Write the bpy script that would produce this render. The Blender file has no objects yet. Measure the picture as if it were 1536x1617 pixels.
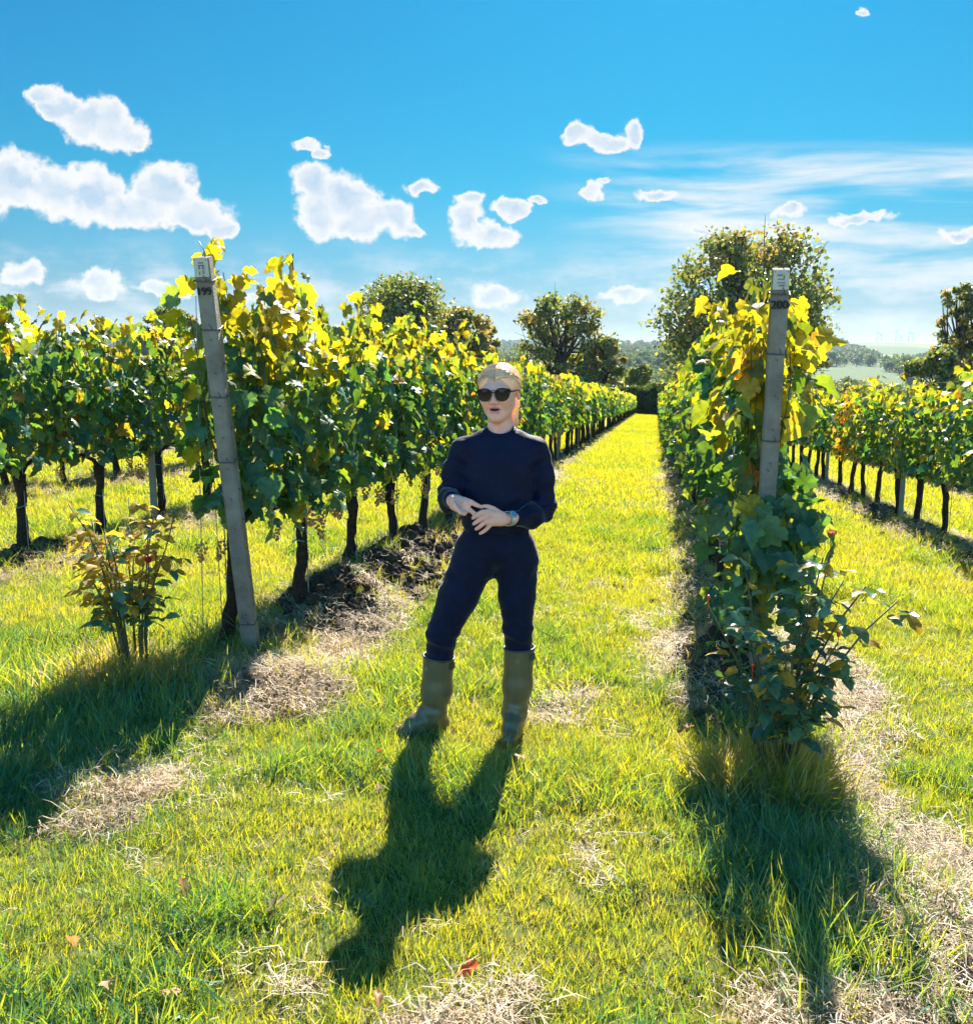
import bpy, bmesh, math, random
import numpy as np
from mathutils import Vector, Matrix, Euler

# ------------------------------------------------------------------ camera, sky, sun, exposure
scene = bpy.context.scene
PITCH, YAW = math.radians(9.734), math.radians(9.813)
CAM = np.array([0.0, 0.0, 1.54])
FPX, CXP, CYP = 1536.0, 768.0, 808.5          # focal length and centre, in photo pixels

cam_data = bpy.data.cameras.new('camera')
cam_data.sensor_fit = 'VERTICAL'
cam_data.sensor_height = 36.0
cam_data.lens = 36.0 * 1536.0 / 1617.0
cam_data.clip_start = 0.05
cam_data.clip_end = 40000.0
cam = bpy.data.objects.new('camera', cam_data)
cam.location = CAM
cam.rotation_euler = (math.pi / 2 - PITCH, 0.0, YAW)
scene.collection.objects.link(cam)
scene.camera = cam

SUN_AZ, SUN_EL = math.radians(2.3), math.radians(38.1)    # azimuth from +Y towards +X
EXPOSURE = 2.22
SKY_STRENGTH = 0.05
sun_vec = Vector((math.sin(SUN_AZ) * math.cos(SUN_EL), math.cos(SUN_AZ) * math.cos(SUN_EL), math.sin(SUN_EL)))
sun_data = bpy.data.lights.new('sun', 'SUN')
sun_data.energy = 4.1
sun_data.angle = math.radians(0.53)
sun_data.color = (1.0, 0.93, 0.82)
sun = bpy.data.objects.new('sun', sun_data)
sun.rotation_euler = (-sun_vec).to_track_quat('-Z', 'Y').to_euler()
sun.location = (0, 0, 50)
scene.collection.objects.link(sun)

scene.view_settings.view_transform = 'Standard'
scene.view_settings.look = 'None'
scene.view_settings.exposure = EXPOSURE
scene.view_settings.gamma = 1.0
scene.view_settings.use_curve_mapping = False
scene.render.engine = 'CYCLES'
cy = scene.cycles
cy.use_denoising = True
try:
    cy.denoiser = 'OPENIMAGEDENOISE'
    cy.denoising_input_passes = 'RGB_ALBEDO_NORMAL'
    cy.denoising_prefilter = 'ACCURATE'
except Exception:
    pass
cy.use_adaptive_sampling = True
cy.adaptive_threshold = 0.02
cy.max_bounces = 6
cy.diffuse_bounces = 3
cy.glossy_bounces = 3
cy.transmission_bounces = 4
cy.transparent_max_bounces = 6
cy.volume_bounces = 0
cy.caustics_reflective = False
cy.caustics_refractive = False
cy.sample_clamp_indirect = 6.0


class N:
    """small helper that adds nodes to a tree"""
    def __init__(self, tree):
        self.t = tree

    def add(self, typ, _in=None, **kw):
        n = self.t.nodes.new(typ)
        for k, v in kw.items():
            setattr(n, k, v)
        if _in:
            for k, v in _in.items():
                s = n.inputs[k]
                if hasattr(v, 'is_output'):
                    self.t.links.new(v, s)
                else:
                    s.default_value = v
        return n

    def math(self, op, a, b=0.0, c=None, clamp=False):
        n = self.t.nodes.new('ShaderNodeMath')
        n.operation = op
        n.use_clamp = clamp
        for i, v in enumerate((a, b, c)):
            if v is None:
                continue
            if hasattr(v, 'is_output'):
                self.t.links.new(v, n.inputs[i])
            else:
                n.inputs[i].default_value = v
        return n.outputs[0]

    def vmath(self, op, a, b=None, c=None):
        n = self.t.nodes.new('ShaderNodeVectorMath')
        n.operation = op
        for i, v in enumerate((a, b, c)):
            if v is None:
                continue
            if hasattr(v, 'is_output'):
                self.t.links.new(v, n.inputs[i])
            else:
                n.inputs[i].default_value = v
        return n.outputs[1] if op in ('LENGTH', 'DOT_PRODUCT', 'DISTANCE') else n.outputs[0]

    def maprange(self, v, a, b, c=0.0, d=1.0, smooth=False):
        n = self.t.nodes.new('ShaderNodeMapRange')
        if smooth:
            n.interpolation_type = 'SMOOTHSTEP'
        self.t.links.new(v, n.inputs[0])
        for i, x in enumerate((a, b, c, d)):
            n.inputs[i + 1].default_value = x
        return n.outputs[0]

    def mix(self, fac, a, b, blend='MIX'):
        n = self.t.nodes.new('ShaderNodeMix')
        n.data_type = 'RGBA'
        n.blend_type = blend
        for i, v in ((0, fac), (6, a), (7, b)):
            s = n.inputs[i]
            if hasattr(v, 'is_output'):
                self.t.links.new(v, s)
            elif i == 0:
                s.default_value = v
            else:
                s.default_value = (v[0], v[1], v[2], 1.0)
        return n.outputs[2]

    def noise(self, vec, scale, detail=4.0, rough=0.55, lac=2.0, dist=0.0, out=0):
        n = self.add('ShaderNodeTexNoise', {'Scale': scale, 'Detail': detail, 'Roughness': rough, 'Lacunarity': lac, 'Distortion': dist})
        if vec is not None:
            self.t.links.new(vec, n.inputs['Vector'])
        return n.outputs[out]


def build_world():
    w = bpy.data.worlds.new('World')
    scene.world = w
    w.use_nodes = True
    t = w.node_tree
    t.nodes.clear()
    n = N(t)
    sky = t.nodes.new('ShaderNodeTexSky')
    sky.sky_type = 'NISHITA'
    sky.sun_disc = False
    sky.sun_elevation = SUN_EL
    sky.sun_rotation = SUN_AZ
    sky.altitude = 60.0
    sky.air_density = 1.0
    sky.dust_density = 0.35
    sky.ozone_density = 2.0
    tc = t.nodes.new('ShaderNodeTexCoord')
    d = tc.outputs['Generated']
    sep = n.add('ShaderNodeSeparateXYZ', {'Vector': d})
    elev = sep.outputs[2]
    # the grade of the sky: cyan high up, pale at the horizon
    cr = n.add('ShaderNodeValToRGB', {'Fac': elev})
    cr.color_ramp.interpolation = 'B_SPLINE'
    el = cr.color_ramp.elements
    while len(el) < len(SKY_TINT):
        el.new(0.5)
    for e, (p_, c_) in zip(el, SKY_TINT):
        e.position = p_
        e.color = (*c_, 1)
    tint = cr.outputs[0]
    col = n.mix(1.0, sky.outputs[0], tint, 'MULTIPLY')
    # away from the sun the unseen sky is brightened to fill the shade
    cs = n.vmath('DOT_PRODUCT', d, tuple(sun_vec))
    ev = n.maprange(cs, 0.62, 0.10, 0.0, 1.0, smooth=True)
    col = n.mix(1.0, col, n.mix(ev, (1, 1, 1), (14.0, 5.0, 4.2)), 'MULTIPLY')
    # direction -> plane coordinates (u right, v up) round the heading of the valley
    right = (math.cos(YAW), math.sin(YAW), 0.0)
    fwd = (-math.sin(YAW), math.cos(YAW), 0.0)
    df = n.vmath('DOT_PRODUCT', d, fwd)
    dr = n.vmath('DOT_PRODUCT', d, right)
    dfc = n.math('MAXIMUM', df, 0.12)
    u = n.math('DIVIDE', dr, dfc)
    v = n.math('DIVIDE', elev, dfc)
    p = n.add('ShaderNodeCombineXYZ', {0: u, 1: v, 2: 0.0}).outputs[0]
    # domain warp for billowing edges
    wn = n.noise(p, 19.0, 7.0, 0.62, out=1)
    wv = n.vmath('SUBTRACT', wn, (0.5, 0.5, 0.5))
    pw = n.vmath('MULTIPLY_ADD', wv, (0.058, 0.046, 0.0), p)
    small = n.noise(p, 55.0, 7.0, 0.58)
    F = None
    Fl = None
    for (x, y, rx, ry, s) in CLOUDS:
        cu, cv = px_uv(x, y)
        m = n.add('ShaderNodeMapping')
        su, sv = FPX / (rx * 1.06), FPX / (ry * 1.06)
        t.links.new(pw, m.inputs['Vector'])
        m.inputs['Location'].default_value = (-cu * su, -cv * sv, 0)
        m.inputs['Scale'].default_value = (su, sv, 0)
        L = n.vmath('LENGTH', m.outputs[0])
        if s < 1:
            L = n.math('ADD', L, (1 - s) * 0.5)
        F = L if F is None else n.math('SMOOTH_MIN', F, L, 0.28)
    F = n.math('ADD', F, n.math('MULTIPLY', n.math('SUBTRACT', small, 0.5), 0.85))
    for sc_, am_ in ((30.0, 0.30), (75.0, 0.16)):
        vo = n.add('ShaderNodeTexVoronoi', {'Vector': pw, 'Scale': sc_})
        F = n.math('ADD', F, n.math('MULTIPLY', n.math('SUBTRACT', vo.outputs['Distance'], 0.42), am_))
    front = n.maprange(df, 0.25, 0.45)
    # everywhere else: scattered low cumulus, made denser out of view to add white fill
    gn = n.noise(d, 5.5, 6.0, 0.62)
    band = n.math('MULTIPLY', n.maprange(elev, 0.02, 0.10, 0, 1, True), n.maprange(elev, 0.55, 0.22, 0, 1, True))
    side = n.maprange(n.math('ABSOLUTE', u), 0.58, 0.8)
    away = n.math('MAXIMUM', n.math('SUBTRACT', 1.0, front), side)
    gen = n.math('MULTIPLY', n.math('MULTIPLY', n.maprange(gn, 0.53, 0.62, 0, 1, True), band), away)
    # clouds
    a1 = n.math('MULTIPLY', n.maprange(F, 1.10, 0.76, 0, 1, True), front)
    core = n.maprange(F, 0.88, 0.28, 0, 1, True)
    bil = n.noise(pw, 42.0, 4.0, 0.6)
    corem = n.math('MULTIPLY', core, n.maprange(bil, 0.25, 0.65, 0.5, 1.0))
    W = CLOUD_WHITE
    # light comes from above: bases and the inner parts turn grey
    bd = n.add('ShaderNodeMapping', {'Scale': (9.0, 26.0, 1.0)})
    t.links.new(pw, bd.inputs['Vector'])
    corem = n.math('MULTIPLY', corem, n.maprange(n.noise(bd.outputs[0], 1.6, 3.0, 0.5), 0.3, 0.65, 0.45, 1.15), clamp=True)
    ccol = n.mix(corem, (W, W, W), (W * 0.52, W * 0.70, W * 0.88))
    # cirrus streaks low on the right
    rot = n.add('ShaderNodeMapping', {'Rotation': (0, 0, -0.16), 'Scale': (2.4, 19.0, 1.0)})
    t.links.new(p, rot.inputs['Vector'])
    ci = n.noise(rot.outputs[0], 1.55, 6.0, 0.58, dist=0.35)
    cu0, cv0 = px_uv(1330, 330)
    cm = n.math('MULTIPLY', n.maprange(u, px_uv(800, 0)[0], px_uv(1150, 0)[0], 0, 1, True),
                n.math('MULTIPLY', n.maprange(v, px_uv(0, 215)[1], px_uv(0, 262)[1], 0, 1, True), n.maprange(v, px_uv(0, 520)[1], px_uv(0, 400)[1], 0.55, 1, True)))
    a2 = n.math('MULTIPLY', n.math('MULTIPLY', n.maprange(ci, 0.38, 0.68, 0, 1, True), cm), 0.92)
    a2 = n.math('MULTIPLY', a2, front)
    # thin veil and far cumulus banks above the horizon
    bk = n.add('ShaderNodeMapping', {'Scale': (5.0, 12.0, 1.0)})
    t.links.new(p, bk.inputs['Vector'])
    bn = n.noise(bk.outputs[0], 2.6, 6.0, 0.6)
    bm = n.math('MULTIPLY', n.maprange(elev, 0.115, 0.05, 0, 1, True), n.maprange(bn, 0.42, 0.66, 0, 1, True))
    bm = n.math('MULTIPLY', bm, 0.6)
    col = n.mix(bm, col, (W * 0.93, W * 0.96, W * 0.99))
    col = n.mix(a2, col, (W * 0.97, W * 0.99, W))
    col = n.mix(n.math('MULTIPLY', gen, 0.9), col, (W, W, W))
    col = n.mix(a1, col, ccol)
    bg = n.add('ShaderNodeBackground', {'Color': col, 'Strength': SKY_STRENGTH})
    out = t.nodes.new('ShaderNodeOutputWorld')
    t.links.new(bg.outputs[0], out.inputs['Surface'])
    w.cycles.sampling_method = 'MANUAL'
    w.cycles.sample_map_resolution = 512


def px_uv(x, y):
    """photo pixel -> direction coordinates on the vertical plane one unit ahead of the heading"""
    dx, dy = (x - CXP) / FPX, -(y - CYP) / FPX
    f = math.cos(PITCH) + dy * math.sin(PITCH)
    z = -math.sin(PITCH) + dy * math.cos(PITCH)
    return dx / f, z / f


SKY_TINT = [(0.0, (0.165, 0.235, 0.35)), (0.042, (0.15, 0.24, 0.345)), (0.081, (0.10, 0.25, 0.34)), (0.139, (0.036, 0.28, 0.36)), (0.193, (0.027, 0.288, 0.375)), (0.31, (0.024, 0.305, 0.425))]
CLOUD_WHITE = 0.98 / (SKY_STRENGTH * 2 ** EXPOSURE)
CLOUDS = [  # centre and half sizes in hundredths of the view, opacity
    (76, 146, 22, 18, 1), (100, 172, 26, 22, 1), (135, 190, 40, 34, 1), (172, 196, 48, 40, 1), (208, 212, 32, 30, 1),
    (15, 290, 60, 48, 1), (78, 300, 58, 42, 1), (145, 312, 60, 46, 1), (205, 334, 60, 32, 1), (262, 300, 48, 48, 1), (310, 338, 55, 32, 1), (345, 356, 28, 12, 1),
    (492, 294, 34, 32, 1), (548, 312, 46, 36, 1), (505, 338, 42, 40, 1), (575, 344, 66, 32, 1), (622, 342, 42, 32, 1), (652, 358, 26, 12, 1),
    (484, 227, 22, 10, 1), (503, 241, 13, 13, 1), (665, 294, 28, 13, .9),
    (742, 312, 24, 18, .95), (734, 352, 30, 34, 1), (775, 372, 38, 20, 1), (806, 326, 32, 17, .95), (850, 312, 26, 9, .8),
    (914, 208, 25, 17, 1), (950, 219, 40, 15, 1), (994, 206, 17, 19, 1), (937, 304, 18, 17, .9), (946, 284, 9, 6, .8),
    (1035, 309, 36, 13, .85), (1250, 329, 26, 11, .85), (1362, 343, 46, 11, .85), (1516, 369, 32, 13, .9), (1357, 22, 12, 9, .6), (1102, 362, 30, 10, .75),
    (38, 436, 45, 26, .8), (160, 452, 62, 24, .75), (255, 462, 45, 16, .75), (780, 470, 60, 20, .7), (985, 466, 50, 12, .7), (420, 470, 60, 10, .6),
]
build_world()

# ------------------------------------------------------------------ general helpers
COL = scene.collection
rnd = random.Random(7)
rng = np.random.default_rng(11)


def link(o, parent=None):
    COL.objects.link(o)
    if parent is not None:
        o.parent = parent
    return o


def tag(o, label=None, cat=None, group=None, kind=None):
    if label:
        o['label'] = label
    if cat:
        o['category'] = cat
    if group:
        o['group'] = group
    if kind:
        o['kind'] = kind
    return o


def empty(name, loc, rz=0.0, label=None, cat=None, group=None):
    o = bpy.data.objects.new(name, None)
    o.empty_display_size = 0.1
    o.location = [float(c) for c in loc]
    o.rotation_euler = (0, 0, rz)
    COL.objects.link(o)
    return tag(o, label, cat, group)


def mk_mesh(name, V, F, mats=(), midx=None, smooth=False):
    """V (n,3); F an (m,k) array or a list of tuples"""
    me = bpy.data.meshes.new(name)
    V = np.asarray(V, dtype=np.float32).reshape(-1, 3)
    if isinstance(F, np.ndarray):
        m, k = F.shape
        me.vertices.add(len(V))
        me.vertices.foreach_set('co', V.ravel())
        me.loops.add(m * k)
        me.loops.foreach_set('vertex_index', F.astype(np.int32).ravel())
        me.polygons.add(m)
        me.polygons.foreach_set('loop_start', np.arange(0, m * k, k, dtype=np.int32))
        me.update(calc_edges=True)
    else:
        me.from_pydata(V.tolist(), [], [tuple(int(i) for i in f) for f in F])
        m = len(F)
    for mt in mats:
        me.materials.append(mt)
    if midx is not None:
        me.polygons.foreach_set('material_index', np.asarray(midx, dtype=np.int32))
    if smooth:
        me.polygons.foreach_set('use_smooth', np.ones(m, dtype=bool))
    me.update()
    return me


def mk(name, V, F, mats=(), parent=None, midx=None, smooth=False, loc=None):
    if not isinstance(mats, (list, tuple)):
        mats = [mats]
    o = bpy.data.objects.new(name, mk_mesh(name, V, F, mats, midx, smooth))
    if loc is not None:
        o.location = [float(c) for c in loc]
    return link(o, parent)


class MB:
    """collects pieces of ONE part"""
    def __init__(self):
        self.V, self.F, self.n = [], [], 0

    def add(self, V, F):
        V = np.asarray(V, float)
        self.V.append(V)
        self.F += [tuple(i + self.n for i in f) for f in F]
        self.n += len(V)
        return self

    def build(self, name, mat, parent=None, smooth=False, loc=None):
        return mk(name, np.vstack(self.V), self.F, mat, parent, smooth=smooth, loc=loc)


def tube(path, radii, seg=8, caps=True, bump=None):
    """tapered tube along a path"""
    P = np.asarray(path, float)
    n = len(P)
    r = np.broadcast_to(np.asarray(radii, float), (n,))
    T = np.gradient(P, axis=0)
    T /= np.linalg.norm(T, axis=1)[:, None] + 1e-9
    ref = np.array([1.0, 0, 0]) if abs(T[0, 0]) < 0.8 else np.array([0, 1.0, 0])
    V = []
    a = np.arange(seg) * 2 * math.pi / seg
    for i in range(n):
        U = np.cross(T[i], ref)
        U /= np.linalg.norm(U) + 1e-9
        W = np.cross(T[i], U)
        rr = r[i] * (np.ones(seg) if bump is None else bump[i])
        V.append(P[i] + np.outer(np.cos(a) * rr, U) + np.outer(np.sin(a) * rr, W))
        ref = ref if abs(np.dot(T[i], ref)) < 0.9 else U
    V = np.vstack(V)
    F = []
    for i in range(n - 1):
        for j in range(seg):
            k = (j + 1) % seg
            F.append((i * seg + j, i * seg + k, (i + 1) * seg + k, (i + 1) * seg + j))
    if caps:
        F.append(tuple(range(seg))[::-1])
        F.append(tuple((n - 1) * seg + j for j in range(seg)))
    return V, F


def box(c, s, R=None):
    c, s = np.asarray(c, float), np.asarray(s, float) / 2
    V = np.array([[x, y, z] for x in (-1, 1) for y in (-1, 1) for z in (-1, 1)], float) * s
    if R is not None:
        V = V @ np.asarray(R).T
    F = [(0, 1, 3, 2), (4, 6, 7, 5), (0, 4, 5, 1), (2, 3, 7, 6), (0, 2, 6, 4), (1, 5, 7, 3)]
    return V + c, F


def hash2(ix, iy, seed):
    h = (ix.astype(np.int64) * 374761393 + iy.astype(np.int64) * 668265263 + seed * 1442695041) & 0x7fffffff
    h = ((h ^ (h >> 13)) * 1274126177) & 0x7fffffff
    return ((h ^ (h >> 16)) & 0xffff) / 65535.0


def vnoise(x, y, seed=0):
    x, y = np.asarray(x, float), np.asarray(y, float)
    ix, iy = np.floor(x), np.floor(y)
    fx, fy = x - ix, y - iy
    fx, fy = fx * fx * (3 - 2 * fx), fy * fy * (3 - 2 * fy)
    a, b = hash2(ix, iy, seed), hash2(ix + 1, iy, seed)
    c, d = hash2(ix, iy + 1, seed), hash2(ix + 1, iy + 1, seed)
    return a + (b - a) * fx + (c - a) * fy + (a - b - c + d) * fx * fy


def fbm(x, y, seed=0, oct=4):
    s, a, t = 0, 0.5, 0
    for i in range(oct):
        s = s + a * vnoise(x * 2 ** i, y * 2 ** i, seed + i * 17)
        t += a
        a *= 0.5
    return s / t


def sst(a, b, x):
    t = np.clip((np.asarray(x, float) - a) / (b - a), 0, 1)
    return t * t * (3 - 2 * t)


def visible(P, mx=420, top=-3000, bot=2100):
    """which points fall inside the view, with a wide margin"""
    r = np.array([math.cos(YAW), math.sin(YAW), 0]); fh = np.array([-math.sin(YAW), math.cos(YAW), 0]); uz = np.array([0, 0, 1.0])
    f = fh * math.cos(PITCH) - uz * math.sin(PITCH); up = fh * math.sin(PITCH) + uz * math.cos(PITCH)
    v = P - CAM
    d = v @ f
    x = CXP + FPX * (v @ r) / np.maximum(d, 1e-3)
    y = CYP - FPX * (v @ up) / np.maximum(d, 1e-3)
    return (d > 0.3) & (x > -mx) & (x < 1536 + mx) & (y > top) & (y < bot), x, y

# ------------------------------------------------------------------ materials
def new_mat(name):
    m = bpy.data.materials.new(name)
    m.use_nodes = True
    m.node_tree.nodes.clear()
    n = N(m.node_tree)
    out = m.node_tree.nodes.new('ShaderNodeOutputMaterial')
    return m, n, out


def principled(name, color, rough=0.7, spec=0.4, noise_scale=0.0, noise_amt=0.0, bump=0.0, bump_scale=60.0, metallic=0.0, sheen=0.0, sheen_rough=0.4, color2=None, coat=0.0):
    m, n, out = new_mat(name)
    geo = n.add('ShaderNodeNewGeometry')
    col = None
    p = n.add('ShaderNodeBsdfPrincipled', {'Roughness': rough, 'Metallic': metallic, 'Specular IOR Level': spec})
    tc = n.add('ShaderNodeTexCoord')
    if noise_amt > 0:
        nz = n.noise(tc.outputs['Object'], noise_scale, 5.0, 0.6)
        c2 = color2 if color2 else tuple(c * (1 - noise_amt) for c in color)
        col = n.mix(n.maprange(nz, 0.35, 0.65), color, c2)
        m.node_tree.links.new(col, p.inputs['Base Color'])
    else:
        p.inputs['Base Color'].default_value = (*color, 1)
    if bump > 0:
        bz = n.noise(tc.outputs['Object'], bump_scale, 5.0, 0.65)
        b = n.add('ShaderNodeBump', {'Strength': bump, 'Distance': 0.01, 'Height': bz})
        m.node_tree.links.new(b.outputs[0], p.inputs['Normal'])
    if sheen > 0:
        p.inputs['Sheen Weight'].default_value = sheen
        p.inputs['Sheen Roughness'].default_value = sheen_rough
    if coat > 0:
        p.inputs['Coat Weight'].default_value = coat
    m.node_tree.links.new(p.outputs[0], out.inputs['Surface'])
    return m


VEIN = 0.30


def leaf_mat(name, refl, trans, var=0.35, rough=0.45, spec=0.38, tmix=0.5, hue2=None, vein=True):
    """thin leaf: a glossy diffuse face and light coming through from behind"""
    m, n, out = new_mat(name)
    geo = n.add('ShaderNodeNewGeometry')
    oi = n.add('ShaderNodeObjectInfo')
    r = n.math('FRACT', n.math('ADD', geo.outputs['Random Per Island'], oi.outputs['Random']))
    tc = n.add('ShaderNodeTexCoord')
    br = n.maprange(r, 0, 1, 1 - var, 1 + var)
    r2 = n.math('FRACT', n.math('MULTIPLY', r, 7.31))
    h2 = hue2 if hue2 else (trans[0] * 0.55, trans[1] * 0.8, trans[2])
    tr = n.mix(n.math('POWER', r2, 1.5), trans, h2)
    nz = n.noise(tc.outputs['Object'], 22.0, 3.0, 0.6)
    lc = n.add('ShaderNodeAttribute', attribute_name='lc')
    ls = n.add('ShaderNodeSeparateXYZ', {'Vector': lc.outputs['Vector']})
    ax_ = n.math('ABSOLUTE', ls.outputs[0])
    # veins: the midrib and side ribs running out from it
    rib = n.maprange(ax_, 0.035, 0.0, 0.0, 1.0)
    ph = n.math('FRACT', n.math('MULTIPLY', n.math('SUBTRACT', ls.outputs[1], n.math('MULTIPLY', ax_, 0.85)), 5.0))
    sr = n.maprange(n.math('ABSOLUTE', n.math('SUBTRACT', ph, 0.5)), 0.09, 0.0, 0.0, 0.6)
    vn = n.math('MAXIMUM', rib, sr)
    blot = n.noise(n.vmath('ADD', lc.outputs['Vector'], n.add('ShaderNodeCombineXYZ', {0: n.math('MULTIPLY', r, 37.0), 1: n.math('MULTIPLY', r, 91.0)}).outputs[0]), 3.2, 3.0, 0.6)
    k = n.math('MULTIPLY', br, n.maprange(nz, 0.3, 0.7, 0.8, 1.15))
    k = n.math('MULTIPLY', k, n.maprange(blot, 0.3, 0.7, 0.72, 1.22))
    k = n.math('MULTIPLY', k, n.math('ADD', 1.0, n.math('MULTIPLY', vn, VEIN)))
    kk = n.add('ShaderNodeCombineColor', {0: k, 1: k, 2: k}).outputs[0]
    rc = n.mix(1.0, refl, kk, 'MULTIPLY')
    tcx = n.mix(1.0, tr, kk, 'MULTIPLY')
    p = n.add('ShaderNodeBsdfPrincipled', {'Base Color': rc, 'Roughness': rough, 'Specular IOR Level': spec})
    t = n.add('ShaderNodeBsdfTranslucent', {'Color': tcx})
    mx = n.add('ShaderNodeMixShader', {0: tmix, 1: p.outputs[0], 2: t.outputs[0]})
    m.node_tree.links.new(mx.outputs[0], out.inputs['Surface'])
    return m


def blade_mat(name, cols, trans, tmix=0.5, rough=0.5, spec=0.35):
    """grass: colour picked along the list by the tuft's tint and each blade's own chance"""
    m, n, out = new_mat(name)
    geo = n.add('ShaderNodeNewGeometry')
    at = n.add('ShaderNodeAttribute', attribute_type='INSTANCER', attribute_name='tint')
    isl = n.math('SUBTRACT', geo.outputs['Random Per Island'], 0.5)
    f = n.math('ADD', at.outputs['Fac'], n.math('MULTIPLY', isl, 0.5), clamp=True)

    def ramp(stops):
        cr = n.add('ShaderNodeValToRGB', {'Fac': f})
        el = cr.color_ramp.elements
        while len(el) < len(stops):
            el.new(0.5)
        for e, (p, c) in zip(el, stops):
            e.position = p
            e.color = (*c, 1)
        return cr.outputs[0]
    p = n.add('ShaderNodeBsdfPrincipled', {'Base Color': ramp(cols), 'Roughness': rough, 'Specular IOR Level': spec})
    t = n.add('ShaderNodeBsdfTranslucent', {'Color': ramp(trans)})
    mx = n.add('ShaderNodeMixShader', {0: tmix, 1: p.outputs[0], 2: t.outputs[0]})
    m.node_tree.links.new(mx.outputs[0], out.inputs['Surface'])
    return m


M = {}
M['leaf_dark'] = leaf_mat('leaf_dark_green', (0.035, 0.15, 0.105), (0.15, 0.26, 0.012), hue2=(0.07, 0.2, 0.02))
M['leaf_green'] = leaf_mat('leaf_green', (0.055, 0.16, 0.085), (0.36, 0.40, 0.012), hue2=(0.18, 0.30, 0.015))
M['leaf_yellow'] = leaf_mat('leaf_yellow', (0.22, 0.19, 0.02), (0.80, 0.60, 0.015), hue2=(0.55, 0.50, 0.012), var=0.25)
M['leaf_orange'] = leaf_mat('leaf_orange', (0.30, 0.16, 0.02), (0.80, 0.40, 0.02), hue2=(0.7, 0.3, 0.02), var=0.25)
VINE_MATS = [M['leaf_dark'], M['leaf_green'], M['leaf_yellow'], M['leaf_orange']]
M['rose_green'] = leaf_mat('rose_leaf_green', (0.08, 0.20, 0.12), (0.25, 0.32, 0.02), rough=0.3, spec=0.6, tmix=0.4)
M['rose_dark'] = leaf_mat('rose_leaf_dark', (0.045, 0.14, 0.10), (0.12, 0.20, 0.02), rough=0.28, spec=0.6, tmix=0.35)
M['rose_gold'] = leaf_mat('rose_leaf_gold', (0.34, 0.22, 0.03), (0.75, 0.45, 0.03), hue2=(0.7, 0.5, 0.03), var=0.2)
M['oak_leaf'] = leaf_mat('oak_leaf', (0.10, 0.135, 0.055), (0.24, 0.24, 0.03), var=0.45, rough=0.5, tmix=0.4)
M['oak_rust'] = leaf_mat('oak_leaf_rust', (0.22, 0.16, 0.065), (0.42, 0.28, 0.04), var=0.4, rough=0.5, tmix=0.4)
M['far_tree'] = leaf_mat('far_tree_leaf', (0.09, 0.13, 0.05), (0.14, 0.17, 0.03), var=0.45, rough=0.6, tmix=0.35)
M['hedge'] = leaf_mat('hedge_leaf', (0.035, 0.055, 0.02), (0.12, 0.15, 0.015), var=0.4, rough=0.5, tmix=0.35)
M['bark'] = principled('vine_bark', (0.05, 0.038, 0.03), 0.9, 0.2, 35, 0.6, bump=0.9, bump_scale=90)
M['oak_bark'] = principled('oak_bark', (0.06, 0.05, 0.04), 0.9, 0.2, 3, 0.4)
M['cane'] = principled('vine_cane', (0.16, 0.085, 0.04), 0.7, 0.3, 20, 0.4)
M['rose_stem'] = principled('rose_stem', (0.10, 0.10, 0.045), 0.6, 0.4, 15, 0.5)
M['concrete'] = principled('concrete_post', (0.29, 0.265, 0.23), 0.9, 0.2, 7, 0.45, bump=0.6, bump_scale=120)
M['steel_post'] = principled('galvanised_steel', (0.20, 0.22, 0.22), 0.55, 0.5, 9, 0.3, metallic=0.3)
M['wire'] = principled('wire', (0.10, 0.11, 0.11), 0.5, 0.5, metallic=0.6)
M['plate'] = principled('white_plate', (0.60, 0.57, 0.51), 0.6, 0.3, 30, 0.25)
M['ink'] = principled('black_paint', (0.015, 0.015, 0.018), 0.6, 0.3)
M['greyink'] = principled('grey_print', (0.16, 0.16, 0.16), 0.6, 0.3)
M['tie'] = principled('turquoise_tie', (0.10, 0.42, 0.36), 0.5, 0.4)
M['rod'] = principled('support_rod', (0.26, 0.27, 0.25), 0.6, 0.4)
M['grape'] = principled('pink_grape', (0.52, 0.30, 0.10), 0.35, 0.5, 25, 0.35, color2=(0.42, 0.16, 0.10))
M['red_petal'] = leaf_mat('red_petal', (0.45, 0.02, 0.02), (0.6, 0.03, 0.02), var=0.2)
M['brown_petal'] = leaf_mat('withered_petal', (0.22, 0.10, 0.05), (0.3, 0.12, 0.05), var=0.2)
M['hip'] = principled('rose_hip', (0.5, 0.05, 0.02), 0.3, 0.5)
M['fall_brown'] = leaf_mat('fallen_leaf_brown', (0.30, 0.15, 0.06), (0.4, 0.18, 0.05), var=0.25)
M['fall_red'] = leaf_mat('fallen_leaf_red', (0.50, 0.07, 0.02), (0.75, 0.12, 0.02), var=0.2)
M['fall_tan'] = leaf_mat('fallen_leaf_tan', (0.45, 0.28, 0.17), (0.5, 0.3, 0.15), var=0.2)
M['turbine'] = principled('turbine_white', (0.7, 0.72, 0.74), 0.5, 0.4)
M['straw'] = blade_mat('straw', [(0, (0.22, 0.15, 0.09)), (0.5, (0.50, 0.38, 0.25)), (1, (0.72, 0.60, 0.44))],
                       [(0, (0.20, 0.13, 0.06)), (0.5, (0.40, 0.28, 0.15)), (1, (0.55, 0.42, 0.26))], tmix=0.3, rough=0.6)
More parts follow.
